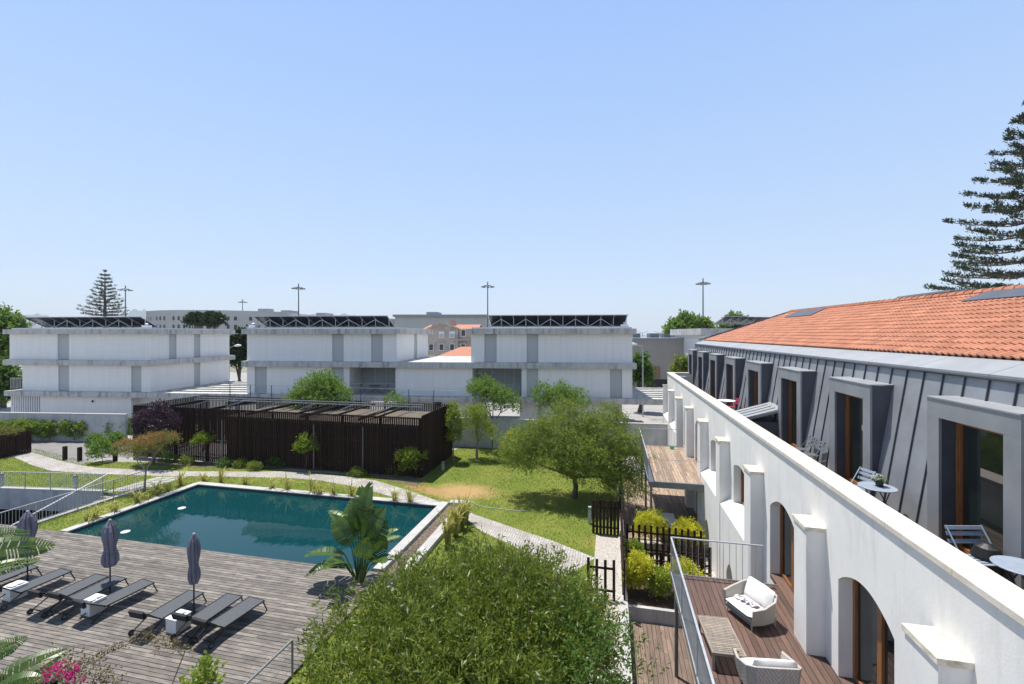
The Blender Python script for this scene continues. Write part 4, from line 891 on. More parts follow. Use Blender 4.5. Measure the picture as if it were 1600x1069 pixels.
# ---------------- balconies ----------------
def balcony(y0,y1,mt,bays,label):
    t=MB(); x=2.0
    while x<XF-.01:
        y=y0+random.uniform(-1.2,0)
        while y<y1:
            y2=y+2.2; a_=max(y,y0); b_=min(y2,y1)-.006
            if b_>a_: t.box(x,min(x+.13,XF-.005),a_,b_,ZB-.03,ZB+random.uniform(-.001,.001))
            y=y2
        x+=.142
    d_=t.build('balcony',M[mt],hb)
    MB().box(1.99,XF-.01,y0+.02,y1-.02,ZB-.12,ZB-.04).build('underdeck',M['dark'],d_)
    f_=MB(); f_.box(1.72,1.99,y0-.1,y1+.05,ZB-.28,ZB-.02); f_.box(1.992,XF-.01,y0-.1,y0-.002,ZB-.28,ZB+.01); f_.box(1.992,XF-.01,y1,y1+.05,ZB-.28,ZB+.012); f_.build('edge_beam',M['steel_grey'],d_)
    r_=MB(); r_.bar((1.70,y0-.05,ZB+1.08),(1.70,y1+.02,ZB+1.08),.045,.03); r_.bar((1.70,y1+.02,ZB+1.08),(XP+.02,y1+.02,ZB+1.08),.045,.03); r_.bar((1.70,y0,ZB+.06),(1.70,y1,ZB+.06),.03)
    if bays==2: r_.bar((1.70,y0-.05,ZB+1.08),(XP+.02,y0-.05,ZB+1.08),.02)
    r_.build('top_rail',M['galv'],d_)
    b2_=MB(); y=y0
    n_=int((y1-y0)/.07)
    for i in range(n_+1):                      # woven mesh infill of the long side
        yy=y0+(y1-y0)*i/n_; b2_.bar((1.70,yy,ZB+.06),(1.70,yy,ZB+1.06),.004)
    for z in np.arange(ZB+.12,ZB+1.05,.07): b2_.bar((1.70,y0,z),(1.70,y1,z),.004)
    b2_.build('mesh_panel',M['steel_grey'],d_)
    p_=MB()
    x=1.78
    while x<XP: p_.bar((x,y1+.02,ZB+.02),(x,y1+.02,ZB+1.07),.012); x+=.17
    p_.build('balusters',M['galv'],d_)
    for yy in (y0+.1,(y0+y1)/2,y1-.05): MB().tube([(1.84,yy,-.62),(1.84,yy,ZB-.28)],.055,10).build('post',M['steel_grey'],d_)
    mp=MB()
    for i in range(6): yy=y0+(y1-y0)*i/5; mp.bar((1.70,yy,ZB-.1),(1.70,yy,ZB+1.08),.03)
    mp.build('rail_posts',M['galv'],d_); return d_
balcony(3.6,14.0,'deckr',1,''); balcony(22.7,30.0,'deckf',2,'')
MB().box(XP+.005,XP+.03,7.35,7.45,2.75,2.90).build('wall_socket',M['whitemetal'],hb,bevel=.004)
# ---------------- sunken yards ----------------
sheet('yard_floor',[(.5,16.8),(4.7,16.8),(4.7,33.6),(.5,33.6)],-.6,M['gravel'])
mb=MB(); x=.6
while x<4.55:
    y=3.2+random.uniform(-1.2,0)
    while y<16.3: mb.box(x,x+.13,max(y,3.2),min(y+2.1,16.3)-.006,-.62,-.58+random.uniform(-.002,.002)); y+=2.1
    x+=.142
tag(mb.build('yard_decking',M['decky']),kind='structure')
sheet('yard_underlay',[(.5,3.2),(4.7,3.2),(4.7,16.8),(.5,16.8)],-.63,M['interior'])
mb=MB(); x=.6
while x<4.55:
    y=22.9+random.uniform(-1.2,0)
    while y<33: mb.box(x,x+.13,max(y,22.9),min(y+2.1,33)-.006,-.59,-.55+random.uniform(-.002,.002)); y+=2.1
    x+=.142
tag(mb.build('yard_decking',M['deckf']),kind='structure')
t=thing('yard_retaining_wall','low white retaining wall between the lawn and the sunken yard decks','wall',(.5,15,-.6)); MB().box(.30,.50,3,33.5,-.65,.03).build('wall',M['render'],t); MB().box(.27,.53,3,33.5,.032,.07).build('coping',M['coping'],t)
t=thing('planter_wall','low concrete planter at the end of the brown yard deck holding yellow shrubs','planter',(2.5,17,-.6)); MB().box(.52,4.1,16.35,16.5,-.62,-.1).build('wall',M['wallconc'],t); MB().box(.52,4.1,16.502,18.4,-.62,-.2).build('soil',M['mulch'],t)
sheet('gravel_path',[(-.75,9),(.3,9),(.3,21.6),(-.75,21.6)],.002,M['gravel'])
def picket(label,p,q,h,n=None,wd=.1,gap=.13,rails=True,z=0,group='dark timber picket fences'):
    p=Vector(p);q=Vector(q); t=thing('picket_fence',label,'fence',(p.x,p.y,z),group=group); L_=(q-p).length; d=(q-p).normalized(); k=max(1,int(L_/(wd+gap))); mb=MB()
    sd=Vector((-d.y,d.x,0))*.025
    for i in range(k):
        s=p+d*(i*(wd+gap)); e=s+d*wd; hh=h+random.uniform(-.03,.03)
        mb.add([(v.x,v.y,zz) for zz in (z,z+hh) for v in (s-sd,e-sd,e+sd,s+sd)],[(3,2,1,0),(4,5,6,7),(0,1,5,4),(1,2,6,5),(2,3,7,6),(3,0,4,7)])
    mb.build('pickets',M['slat'],t)
    if rails:
        mb=MB()
        q=p+d*(k*(wd+gap)-gap)
        for zz in (.3,h-.35): mb.bar(p+sd*2.2+Vector((0,0,z+zz)),q+sd*2.2+Vector((0,0,z+zz)),.05,.07)
        mb.build('rails',M['slat'],t)
    return t
picket('dark timber gate fence closing the white gravel path under the olive tree',(-.95,21.8,0),(.42,21.8,0),1.6,wd=.12,gap=.045)
picket('dark timber picket gate across the gravel path beside the big foreground bush',(-.9,16.4,0),(.3,16.4,0),1.45,gap=.2)
picket('row of dark timber posts along the yard edge right of the gravel path',(.42,16.4,0),(.42,21.7,0),1.5,wd=.09,gap=.06,z=-.02)
picket('dark picket fence in front of the far yard, under the clipped yellow shrubs',(.6,20.9,0),(4.1,20.9,0),1.55,wd=.10,gap=.16,z=-.6)
picket('middle dark picket fence crossing the planted yard before the arches',(1.3,19.6,0),(4.1,19.6,0),1.4,wd=.11,gap=.12,z=-.6)
picket('nearest dark picket fence behind the yellow shrubs in the planted yard',(.6,18.5,0),(4.1,18.5,0),1.5,wd=.10,gap=.2,z=-.6)
picket('dark timber post screen beside the lawn near the olive tree',(.42,24.3,0),(.42,31,0),1.9,wd=.10,gap=.5,z=-.02)
# yellow shrubs in the yards
def shr(lab,x,y,z,s,n,m='l_yell',hh=1.0): bush('yellow_shrub',lab,(x,y,z),[(0,0,.64*s*hh,.36*s,.36*s,.27*s*hh,n),(.18*s,.1,.45*s,.26*s,.26*s,.24*s,n//2),(-.2*s,0,.42*s,.24*s,.24*s,.22*s,n//2)],m,group='yellow green shrubs in the sunken yards',leaf=(.085,.05),per=12,twig=.15,lump=.4)
shr('round yellow shrub left of the pair by the far balcony post',1.75,22.2,-.5,1.6,380)
shr('yellow shrub behind the far picket fence closest to the facade',3.35,21.9,-.5,1.5,330)
shr('tall leggy yellow green shrub in the planter left of the near balcony',1.0,17.4,-.2,1.15,260,hh=1.35)
shr('yellow shrub seen behind the corner of the near balcony railing',2.6,17.6,-.2,1.3,300)
shr('small yellow shrub at the right end of the concrete planter',3.5,17.3,-.3,.9,200)
shr('low green shrub between the picket fences',.9,20.2,-.6,1.1,220,'l_lime')
shr('small upright lime shrub at the centre of the concrete planter',1.75,17.2,-.2,.8,160,'l_lime',1.4)
# yard furniture under the far balcony
t=thing('garden_table','pale table under the far balcony','table',(2.7,23.4,-.55)); MB().box(2.1,3.1,22.9,24.6,.15,.19).build('table_top',M['whitemetal'],t)
mb=MB(); [mb.box(x,x+.06,y,y+.06,-.55,.15) for x in (2.15,3.0) for y in (22.95,24.5)]; mb.build('leg',M['whitemetal'],t)
for i,(x,y) in enumerate(((3.4,23.3),(3.45,24.1))): fold_chair((x,y,-.55),-1.57,('dark chair nearest the camera under the far balcony','second dark chair under the far balcony')[i],'dark',group='dark chairs under the far balcony')
t=thing('watering_can','turquoise watering can on the far balcony deck','watering can',(3.6,29.3,ZB)); MB().lathe((3.6,29.3,ZB),[(.10,0),(.11,.18),(.08,.24)],14).build('body',M['turq'],t); MB().tube([(3.68,29.3,ZB+.05),(3.9,29.3,ZB+.25)],[.02,.03],8).build('spout',M['turq'],t); MB().tube([(3.52,29.3,ZB+.2),(3.42,29.3,ZB+.28),(3.5,29.3,ZB+.08)],.012,6).build('handle',M['turq'],t)
# ---------------- balcony furniture ----------------
def armchair(loc,rz,lab,blanket=False):
    t=thing('wicker_armchair',lab,'armchair',loc,rz,'pale wicker armchairs on the near balcony',world=False)
    # shell: continuous back and arms, open at -y
    pts=[(-.50,-.42),(-.56,-.1),(-.53,.25),(-.40,.42),(0,.47),(.40,.42),(.53,.25),(.56,-.1),(.50,-.42)]; tops=[.52,.56,.66,.74,.77,.74,.66,.56,.52]
    mb=MB(); n=len(pts); vs=[]
    for (x,y),h in zip(pts,tops):
        s=.88; vs+=[(x*s,y*s,.13),(x,y,h),(x*.90,y*.90,h),(x*s*.9,y*s*.9,.15)]
    fs=[]
    for i in range(n-1):
        a=4*i; fs+=[(a,a+4,a+5,a+1)[::-1],(a+1,a+5,a+6,a+2)[::-1],(a+2,a+6,a+7,a+3)[::-1],(a+3,a+7,a+4,a)[::-1]]
    fs+=[(0,1,2,3),(4*(n-1)+3,4*(n-1)+2,4*(n-1)+1,4*(n-1))]; mb.add(vs,fs); mb.build('shell',M['wicker'],t,bevel=.01)
    MB().box(-.43,.43,-.385,.37,.13,.25).build('seat_base',M['wicker'],t,bevel=.02)
    for x in (-.38,.38):
        for y in (-.33,.32): MB().tube([(x,y,.17),(x*1.06,y*1.06,0)],[.022,.014],8).build('leg',M['galv'],t)
    s_=pillow(.84,.74,.15); s_=s_.build('seat_cushion',M['cushion'],t,smooth=True); s_.location=(0,-.05,.33)
    p_=pillow(.84,.50,.18).build('back_cushion',M['cushion'],t,smooth=True); p_.location=(0,.25,.60); p_.rotation_euler=(R(68),0,0)
    if blanket:
        m_=MB(); nx,ny=26,10; vs=[]
        for i in range(nx):
            for j in range(ny):
                x=-.30+.55*i/(nx-1); y=-.30+.20*j/(ny-1)+.03*math.sin(i*1.1+j); z=.445+.018*math.sin(i*1.9+j*1.3)+.012*math.sin(i*.7-j*2.1); vs.append((x,y+.25*x+.12,z))
        m_.add(vs,[(i*ny+j,(i+1)*ny+j,(i+1)*ny+j+1,i*ny+j+1) for i in range(nx-1) for j in range(ny-1)]); b_=m_.build('scarf',M['scarf'],t,smooth=True)
        so_=b_.modifiers.new('s','SOLIDIFY'); so_.thickness=.012
    return t
def pillow(w_,d_,h,n=12):
    mb=MB(); vs=[]; 
    for s in (1,-1):
        for i in range(n+1):
            for j in range(n+1):
                a,b_=i/n*2-1,j/n*2-1; e=((1-abs(a)**3.5)*(1-abs(b_)**3.5))**.45 if abs(a)<1 and abs(b_)<1 else 0
                k=1-.05*(1-abs(a))*abs(b_)**4-.05*(1-abs(b_))*abs(a)**4*0
                vs.append((a*w_/2*(1-.04*b_*b_),b_*d_/2*(1-.04*a*a),s*h/2*e))
    N_=(n+1)**2; fs=[]
    for i in range(n):
        for j in range(n):
            q=i*(n+1)+j; fs+=[(q,q+n+1,q+n+2,q+1),(N_+q,N_+q+1,N_+q+n+2,N_+q+n+1)]
    return mb.add(vs,fs)
m,t_,b_,L=nodes('patterned_scarf'); M['scarf']=m
wv=N(t_,'ShaderNodeTexNoise',Scale=22.0,Detail=3); L.new(coord(t_,'Object',(1,.35,1)),wv.inputs['Vector']); L.new(mixc(t_,ramp(t_,wv.outputs[0],.47,.53),(.78,.74,.72),(.22,.18,.24)),b_.inputs['Base Color']); b_.inputs['Roughness'].default_value=.95
a1=G(1172,962,ZB); armchair((a1[0]-.02,a1[1]-.12,ZB),R(-62),'pale wicker armchair with white cushions and a patterned scarf, farther one on the balcony',True)
a2=G(1196,1075,ZB); armchair((a2[0]+.02,a2[1]-.05,ZB),R(-172),'pale wicker armchair with white cushions cut off by the bottom edge')
tc=G(1122,990,ZB+.4); t=thing('coffee_table','low slatted grey teak coffee table on the near balcony','table',(tc[0]+.05,tc[1],ZB),R(3),world=False)
mb=MB()
for i in range(22): y=-.62+i*.057; mb.box(-.30,.30,y,y+.046,.37,.39)
mb.build('table_top',M['teak'],t); mb=MB(); mb.box(-.34,-.302,-.64,.64,.33,.392); mb.box(.302,.34,-.64,.64,.33,.392); mb.box(-.3,.3,-.64,-.622,.33,.39); mb.box(-.3,.3,.636,.655,.33,.39); mb.build('frame',M['teak'],t)
for x in (-.31,.31):
    for y in (-.6,.6): MB().box(x-.025,x+.025,y-.025,y+.025,0,.33).build('leg',M['teak'],t)
t=thing('ashtray','small brown ashtray on the near end of the coffee table','ashtray',(tc[0]+.24,tc[1]-.50,ZB+.393),world=True); o=(tc[0]+.24,tc[1]-.50,ZB+.393); MB().lathe(o,[(.04,0),(.05,.02),(.055,.03),(.03,.015)],14).build('bowl',M['brownpanel'],t); MB().lathe((o[0],o[1],o[2]+.014),[(.026,0),(.02,.03)],8).build('candle',M['stone_old'],t)
# ---------------- terrace furniture ----------------
def at(u,v,z): return G(u,v,z)
p=at(1377,761,ZT+.72); bistro((5.83,p[1],ZT),R(25),'round grey bistro table with a potted plant on the roof terrace',m='bluegrey',r=.36); tp=(5.80,p[1],ZT+.735)
t=thing('potted_plant','small white flowering plant in a black pot on the round terrace table','potted plant',(5.88,p[1]+.02,ZT+.726)); o=(5.88,p[1]+.02,ZT+.726)
MB().lathe(o,[(.065,0),(.085,.12),(.09,.125),(.07,.115)],18).build('pot',M['pot'],t)
crown('foliage',[(o[0],o[1],o[2]+.15,.09,.09,.07,110)],M['l_mid'],t,leaf=(.03,.015),per=8,twig=.05,jit=.01); crown('flowers',[(o[0],o[1],o[2]+.17,.10,.10,.075,120)],M['flower_w'] if 'flower_w' in M else M['cushion'],t,leaf=(.022,.02),per=5,twig=.03,jit=.008)
fold_chair((5.75,p[1]+.75,ZT),R(-70),'blue grey folding chair behind the table with the potted plant',group='folding chairs on the roof terrace')
q=at(1553,850,ZT+.78); fold_chair((5.95,q[1]+.15,ZT),R(12),'wide blue grey slatted chair by the terrace door at the right edge',group='folding chairs on the roof terrace',wd=.62)
q2=at(1592,885,ZT+.72); bistro((q2[0]+.05,q2[1],ZT),0,'round blue grey bistro table at the right edge of the picture',m='bluegrey',r=.34)
for u,v,lb in ((1263,690,'dark folding chair nearer the stair cover on the roof terrace'),(1280,698,'dark folding chair nearer the camera of the pair on the roof terrace')):
    g=at(u,v,ZT+.7); fold_chair((min(g[0],5.95),g[1],ZT),R(-90+random.uniform(-10,10)),lb,'steel_grey',group='folding chairs on the roof terrace')
g=at(1150,632,ZT+.74); bistro((5.45,g[1]*1.0,ZT+.2),0,'white round table behind the zinc stair cover on the terrace',m='whitemetal',r=.42)
g=at(1160,628,ZT+.8); fold_chair((5.95,g[1]+.6,ZT),R(-80),'magenta folding chair beyond the zinc stair cover','red')
g=at(1077,588,ZT+.74); bistro((5.6,g[1],ZT),0,'round grey table at the far end of the roof terrace',m='bluegrey',r=.34); fold_chair((5.7,g[1]-1.0,ZT),R(80),'blue grey folding chair at the far end of the roof terrace',group='folding chairs on the roof terrace')
t=thing('round_planter','dark round topped object standing against the zinc between two dormers','planter',(6.2,9.0,ZT)); MB().lathe((6.05,8.95,ZT),[(.16,0),(.19,.3),(.2,.5),(.15,.64),(.05,.70)],18).build('body',M['pot'],t); MB().lathe((6.05,8.95,ZT+.48),[(.205,0),(.205,.03)],18).build('rim',M['dark'],t)
# ---------------- sun loungers, parasols, side tables ----------------
def lounger(loc,rz,lab,wheels=True,back=32):
    t=thing('sun_lounger',lab,'sun lounger',loc,rz,'charcoal sun loungers on the deck',world=False)
    w2=.33; ba=R(back); hy=-.30      # hinge; head at -y, foot at +y
    mb=MB(); mb.add([(-w2+.02,hy,.34),(w2-.02,hy,.34),(w2-.02,1.15,.37),(-w2+.02,1.15,.37),(-w2+.02,hy,.355),(w2-.02,hy,.355),(w2-.02,1.15,.385),(-w2+.02,1.15,.385)],[(3,2,1,0),(4,5,6,7),(0,1,5,4),(1,2,6,5),(2,3,7,6),(3,0,4,7)]); mb.build('seat',M['sling'],t)
    hx=hy-.66*math.cos(ba); hz=.35+.66*math.sin(ba)
    mb=MB(); mb.add([(-w2+.02,hx,hz),(w2-.02,hx,hz),(w2-.02,hy,.34),(-w2+.02,hy,.34),(-w2+.02,hx-.0,hz+.016),(w2-.02,hx,hz+.016),(w2-.02,hy,.357),(-w2+.02,hy,.357)],[(3,2,1,0),(4,5,6,7),(0,1,5,4),(1,2,6,5),(2,3,7,6),(3,0,4,7)]); bk=mb.build('backrest',M['sling'],t)
    hp=MB(); hp.bar((-w2+.04,hx-.02,hz-.06),(w2-.04,hx-.02,hz-.06),.09,.22,up=(0,-math.sin(ba)*.4,1)); hp.build('headrest',M['cushdark'],t,bevel=.018)
    f=MB()
    for s in (-1,1): f.bar((s*w2,hx,hz),(s*w2,hy,.35),.028,.035); f.bar((s*w2,hy,.345),(s*w2,1.17,.375),.028,.04)
    f.bar((-w2,1.17,.375),(w2,1.17,.375),.03); f.bar((-w2,hx,hz),(w2,hx,hz),.025); f.bar((-w2,.3,.33),(w2,.3,.33),.02); f.bar((-w2+.05,hy-.35,.35+.35*math.tan(ba)-.02),(-w2+.05,hy+.1,.30),.015); f.bar((w2-.05,hy-.35,.35+.35*math.tan(ba)-.02),(w2-.05,hy+.1,.30),.015)
    f.build('frame',M['dark'],t)
    for s in (-1,1):
        MB().bar((s*w2,1.12,.36),(s*w2,1.27,.0),.03,.03).build('leg',M['dark'],t)
        MB().bar((s*w2,hy+.12,.34),(s*w2,hy-.40,.10 if wheels else 0),.028,.03).build('leg',M['dark'],t)
        if wheels:
            r=.085; m_=MB(); m_.tube([(s*w2-.02+s*.02,hy-.42,r),(s*w2+.02+s*.02,hy-.42,r)],r,16); wh=m_.build('wheel',M['dark'],t)
            MB().tube([(s*w2-.028+s*.02,hy-.42,r),(s*w2+.028+s*.02,hy-.42,r)],r*.55,12).build('hub',M['steel_grey'],wh)
    MB().bar((-w2,hy-.36,.13),(w2,hy-.36,.13),.022).build('axle_bar',M['dark'],t)
    return t
LG=[(219,996,'sun lounger left of the white cube table under the right parasol',True,30,-2),
(285,1003,'middle sun lounger of the right group, just right of the cube table',True,34,-3),
(320,1010,'rightmost sun lounger on the deck, its wheels by the dry vine',True,30,-7),
(59,962.5,'sun lounger with wheels at the left of the middle group',True,33,-3),
(90,966,'second sun lounger of the middle group, left of the white cube table',True,33,-3),
(135,973,'sun lounger without wheels at the right of the middle group',False,22,-8),
(-2,951,'sun lounger right of the left parasol base, its foot toward the pool',True,30,-5),
(-58,942,'sun lounger beside the left parasol on the far left',True,30,-6),
(-92,938,'sun lounger at the left picture edge with only its foot showing',True,30,-8)]
for u,v,lb,wh,bk,rz in LG:
    g=G(u,v,.10); lounger((g[0],g[1]+.72,.10),R(rz),lb,wh,bk+14)
def parasol(u,v,H,lab,seed,fat=1):
    g=G(u,v,.1); rs=random.Random(seed); t=thing('closed_parasol',lab,'parasol',g,group='closed lilac grey parasols on the deck')
    MB().tube([(g[0],g[1],.1),(g[0],g[1],H-.05)],.024,10).build('pole',M['dark'],t)
    MB().box(g[0]-.28,g[0]+.28,g[1]-.28,g[1]+.28,.102,.14).build('base',M['dark'],t,bevel=.01)
    z0=.1; prof=[(.05,1.02),(.13,.98),(.19,1.12),(.205,1.32),(.185,1.50),(.155,1.64),(.17,1.78),(.20,1.98),(.205,2.15),(.185,2.35),(.135,2.52),(.13,2.54),(.085,2.68),(.05,2.75)]
    k=(H-.1)/2.76; prof=[(r*fat,z*k) for r,z in prof]; ph=rs.random()*6; nf=8
    m_=MB(); m_.lathe((g[0],g[1],.1),prof,64,wob=lambda a,i:1+(.42 if 0<i<12 else .1)*abs(math.sin(a*nf/2+ph+i*.16+.5*math.sin(a+ph)))**.7-.26+.14*math.sin(2*a+i*.5+ph)+.06*math.sin(5*a+i*1.3))
    m_.build('canopy',M['fabric'],t,smooth=False)
    MB().lathe((g[0],g[1],.1+1.60*k),[(.150*fat,0),(.155*fat,.03),(.150*fat,.05)],18).build('tie_strap',M['fabric'],t)
    MB().lathe((g[0],g[1],H-.03),[(.035,0),(.045,.03),(.02,.06)],12).build('finial',M['galv'],t)
parasol(303,954,2.72,'closed lilac grey parasol on the right, between the right loungers',1,.85)
parasol(172,924,2.72,'closed lilac grey parasol in the middle, in front of the near pool edge',2,1.1)
parasol(43,907,2.75,'closed lilac grey parasol on the left, partly behind a palm-like leaf',3,1.1)
for u,v,lb,tw in ((274,986,'white cube side table under the right parasol',1),(141,959,'white cube side table with folded towels under the middle parasol',2),(18,936,'white cube side table with folded towels under the left parasol',2)):
    g=G(u,v,.1); t=thing('cube_table',lb,'side table',(g[0],g[1]+.1,.1),R(-4),'white cube side tables on the deck',world=False)
    MB().box(-.22,.22,-.24,.24,0,.43).build('body',M['panel'],t,bevel=.01); MB().box(-.235,.235,-.255,.255,.432,.455).build('table_top',M['whitemetal'],t,bevel=.005)
    for i in range(tw):
        loc=Vector((g[0],g[1]+.1+(.10 if tw==1 else (-.1,.1)[i]),.1+.457)); o=pillow(.36 if tw==2 else .24,.2,.07,6); o=MB().add([(a,b,c+.036) for a,b,c in o.v],o.f).build('folded_towel',M['cushion'],smooth=True); o.location=loc; o.rotation_euler=(0,0,R(-4+i*7))
        tag(o,('folded white towel on the cube table under the right parasol' if tw==1 else ('nearer' if i==0 else 'farther')+' folded white towel on the cube table under the '+('middle' if u==141 else 'left')+' parasol'),'towel','folded towels')
railing('deck_railing','grey steel railing along the deck edge left of the big foreground bush',(-8.55,4.5,.1),(-8.55,10.65,.1),1.05,.14,.04,'steel_grey',posts=3.0,infill=False)
# ---------------- flax tufts round the pool ----------------
k=0
TF=[(30+350,720+0,.0)]
for i,(u,v,h) in enumerate([(282,755,1.0),(262,766,.7),(247,774,.95),(318,750,.7),(345,752,1.0),(382,755,.6),(425,763,.7),(449,765,1.0),(489,770,1.05),(500,772,.7),(521,773,1.0),(548,776,.9),(565,779,.6),(616,783,.8),(640,786,.9),(232,780,.6),(216,786,.95),(178,800,.7),(150,811,.9),(138,816,.6)]):
    g=G(u,v+3); t_=tuft('flax_plant',f'',(g[0],g[1],0),34,h*1.25,M['l_flax'],'striped flax plants round the pool',wid=.045,spread=1.0,seed=i)
    side='far coping' if i in (3,4,5,6,7,8,9,10,11,12,13,14) else 'left coping'
    order=['first','second','third','fourth','fifth','sixth','seventh','eighth','ninth','tenth','eleventh','twelfth']
    if side=='far coping': t_['label']=order[i-3]+' yellow striped flax tuft from the left along the far pool coping'
    else: t_['label']=order[[0,1,2,15,16,17,18,19].index(i)]+' yellow striped flax tuft along the left pool coping, counted from the far corner'
for i,(u,v,h) in enumerate([(712,838,1.5),(722,826,1.5),(700,852,1.4),(706,828,1.2),(728,816,1.1)]):
    g=G(u,v); t_=tuft('flax_plant',['second nearest','central','nearest','fourth nearest, slimmer','farthest'][i]+' tall yellow flax tuft beside the outer coping at the right pool end',(g[0],g[1],0),80,h*1.2,M['l_flax'],'tall flax by the pool end',wid=.07,seed=50+i)
for i in range(5):
    u=[145,160,170,110,190][i]; g=G(u,[806,803,812,812,792][i]); 
# ---------------- strelitzia ----------------
def bigleaf(mb,base,tip,up,wid,n=14,tear=.3,seed=0,curl=.25,tipdroop=.3):
    rs=random.Random(seed); b=Vector(base);e=Vector(tip); ax=(e-b); L_=ax.length; ax.normalize(); u=Vector(up); s=ax.cross(u).normalized(); nrm=s.cross(ax).normalized()
    for side in (-1,1):
        prev=None
        for i in range(n):
            f0,f1=i/n,(i+1)/n-(.38/n if rs.random()<tear else 0)
            def wv(f): return wid*(math.sin(math.pi*min(1,f*.93+.07))**.6)*(1-.25*f)
            def P(f,q): 
                lift=math.sin(f*math.pi*.55)*L_*tipdroop*.5-f*f*L_*tipdroop
                return b+ax*L_*f+s*side*wv(f)*q+nrm*(lift+q*wv(f)*(.35-curl*q)+0)+ax*q*.12*L_*.4*(1 if True else 0)
            r_=rs.random(); vs=[P(f0,0),P(f1,0),P(f1,.55),P(f0,.55),P(f1,1),P(f0,1)]
            if side>0: mb.add(vs,[(0,1,2,3),(3,2,4,5)],r_)
            else: mb.add(vs,[(3,2,1,0),(5,4,2,3)],r_)
    return b,ax
def strel(name,lab,base,leaves,rad=.03,stemh=0,cat='plant'):
    t=thing(name,lab,cat,base)
    sm=MB(); 
    for i,(bx,by,z0,dx,dy,z1,L_,wd,dirx,diry,dz) in enumerate(leaves):
        p0=Vector(base)+Vector((bx,by,z0)); p1=Vector(base)+Vector((dx,dy,z1)); dr=Vector((dirx,diry,dz)).normalized()
        tip=p1+dr*L_; up=Vector((0,0,1)) if abs(dr.z)<.7 else Vector((.5*math.sin(i*2.1)+.35,-1,.15))
        m_=MB(); bigleaf(m_,p1,tip,up,wd,seed=i+int(abs(base[0])*10)); l_=m_.build('leaf',M['l_strel'],t)
        sm.tube([p0,(p0+p1)/2+Vector((0,0,.05)),p1],[rad,rad*.8,rad*.6],6); m2=MB().tube([p1,p1+(tip-p1)*.5+Vector((0,0,.02)),tip],[rad*.5,rad*.35,.004],5); m2.build('midrib',M['l_lime'],l_)
    sm.build('stem',M['l_mid'],t); 
    if stemh: MB().tube([Vector(base),Vector(base)+Vector((.1,.05,stemh))],[.13,.10],8).build('trunk',M['barkpale'],t)
    return t
rs=random.Random(5); lv=[]
ang=[(150,35,2.3,1.35),(100,80,2.5,1.5),(60,85,2.6,1.6),(190,10,1.5,1.3),(200,-5,1.2,1.2),(0,65,2.2,1.2),(20,40,1.6,1.1),(-20,45,1.3,1.0),(135,60,2.2,1.3),(-60,50,1.5,1.1),(240,30,1.2,1.1),(40,70,2.0,1.1),(-10,25,1.0,.9),(170,55,1.9,1.2),(90,60,1.8,1.2),(75,72,2.3,1.1),(30,30,1.3,1.1),(-35,25,1.2,1.0),(-5,55,1.8,1.1),(15,75,2.2,1.1),(215,20,1.0,1.0),(185,-20,1.3,1.1),(120,75,2.4,1.2)]
for a,el,z1,L_ in ang:
    a_=R(a)+TH; ca_,sa_=math.cos(a_),math.sin(a_); o=.22+.35*(1-el/90)
    lv.append((ca_*.08,sa_*.08,0,ca_*o,sa_*o,z1*.76,L_*1.08,.40,ca_*math.cos(R(el)),sa_*math.cos(R(el)),math.sin(R(el))))
g=G(562,912); strel('strelitzia_plant','giant strelitzia with broad torn leaves standing at the near right pool corner',(g[0],g[1],0),lv,stemh=.5)
def fronds(name,lab,base,ends,wid=.3,rad=.03):
    t=thing(name,lab,'plant',base); sm=MB()
    for i,(p,q,wd,up_) in enumerate(ends):
        p=Vector(p);q=Vector(q); m_=MB(); bigleaf(m_,p,q,up_,wd,n=26,tear=.75,seed=i+40,curl=.5,tipdroop=.18); l_=m_.build('leaf',M['l_strel'],t)
        m2=MB().tube([p,p.lerp(q,.5)+Vector((0,0,.02)),q],[.018,.012,.003],5); m2.build('midrib',M['l_lime'],l_)
        b_=Vector(base); mid=b_.lerp(p,.6)+Vector((0,0,.25)); sm.tube([b_+Vector((random.uniform(-.1,.1),random.uniform(-.1,.1),0)),mid,p],[rad,rad*.8,.018],6)
    sm.build('stem',M['l_mid'],t); return t
def PX(u,v,d): return D(u,d,EYE-(v-HZ)/F*d)
fronds('strelitzia_plant','tall strelitzia reaching in from the left picture edge above the loungers',D(-130,6.9,0),[(PX(-60,868,6.2),PX(84,850,6.9),.22,(.6,-.8,.8)),(PX(-70,850,6.6),PX(48,828,7.4),.16,(.7,-.7,.8)),(PX(-60,905,6.0),PX(60,872,6.5),.12,(.5,-.9,.9)),(PX(-150,820,6.2),PX(-60,760,6.4),.25,(0,.2,1)),(PX(-140,850,6.4),PX(-120,700,6.8),.25,(1,0,.2))])
fronds('strelitzia_plant','low strelitzia with bright ribbed leaves in the bottom left corner',D(-60,8.3,0),[(PX(-30,1085,7.6),PX(98,1014,8.3),.27,(.5,-.7,1)),(PX(-50,1040,8.0),PX(44,992,8.8),.2,(.6,-.8,.8)),(PX(-60,1030,8.2),PX(28,1012,8.9),.2,(.6,-.7,.6)),(PX(-20,1100,7.4),PX(60,1060,7.7),.32,(.5,-.7,1)),(PX(-70,1050,8.2),PX(-60,960,8.6),.25,(1,0,.2))])
g=D(85,10,0); bv=bush('bougainvillea','bougainvillea with magenta bracts beside the low strelitzia',(g[0],g[1],0),[(0,0,1.45,1.1,.7,.5,260),(1.3,-.1,1.15,1.1,.5,.5,200),(2.3,-.3,1.0,.8,.4,.4,90)],'l_dry',leaf=(.07,.04),per=10,twig=.3)
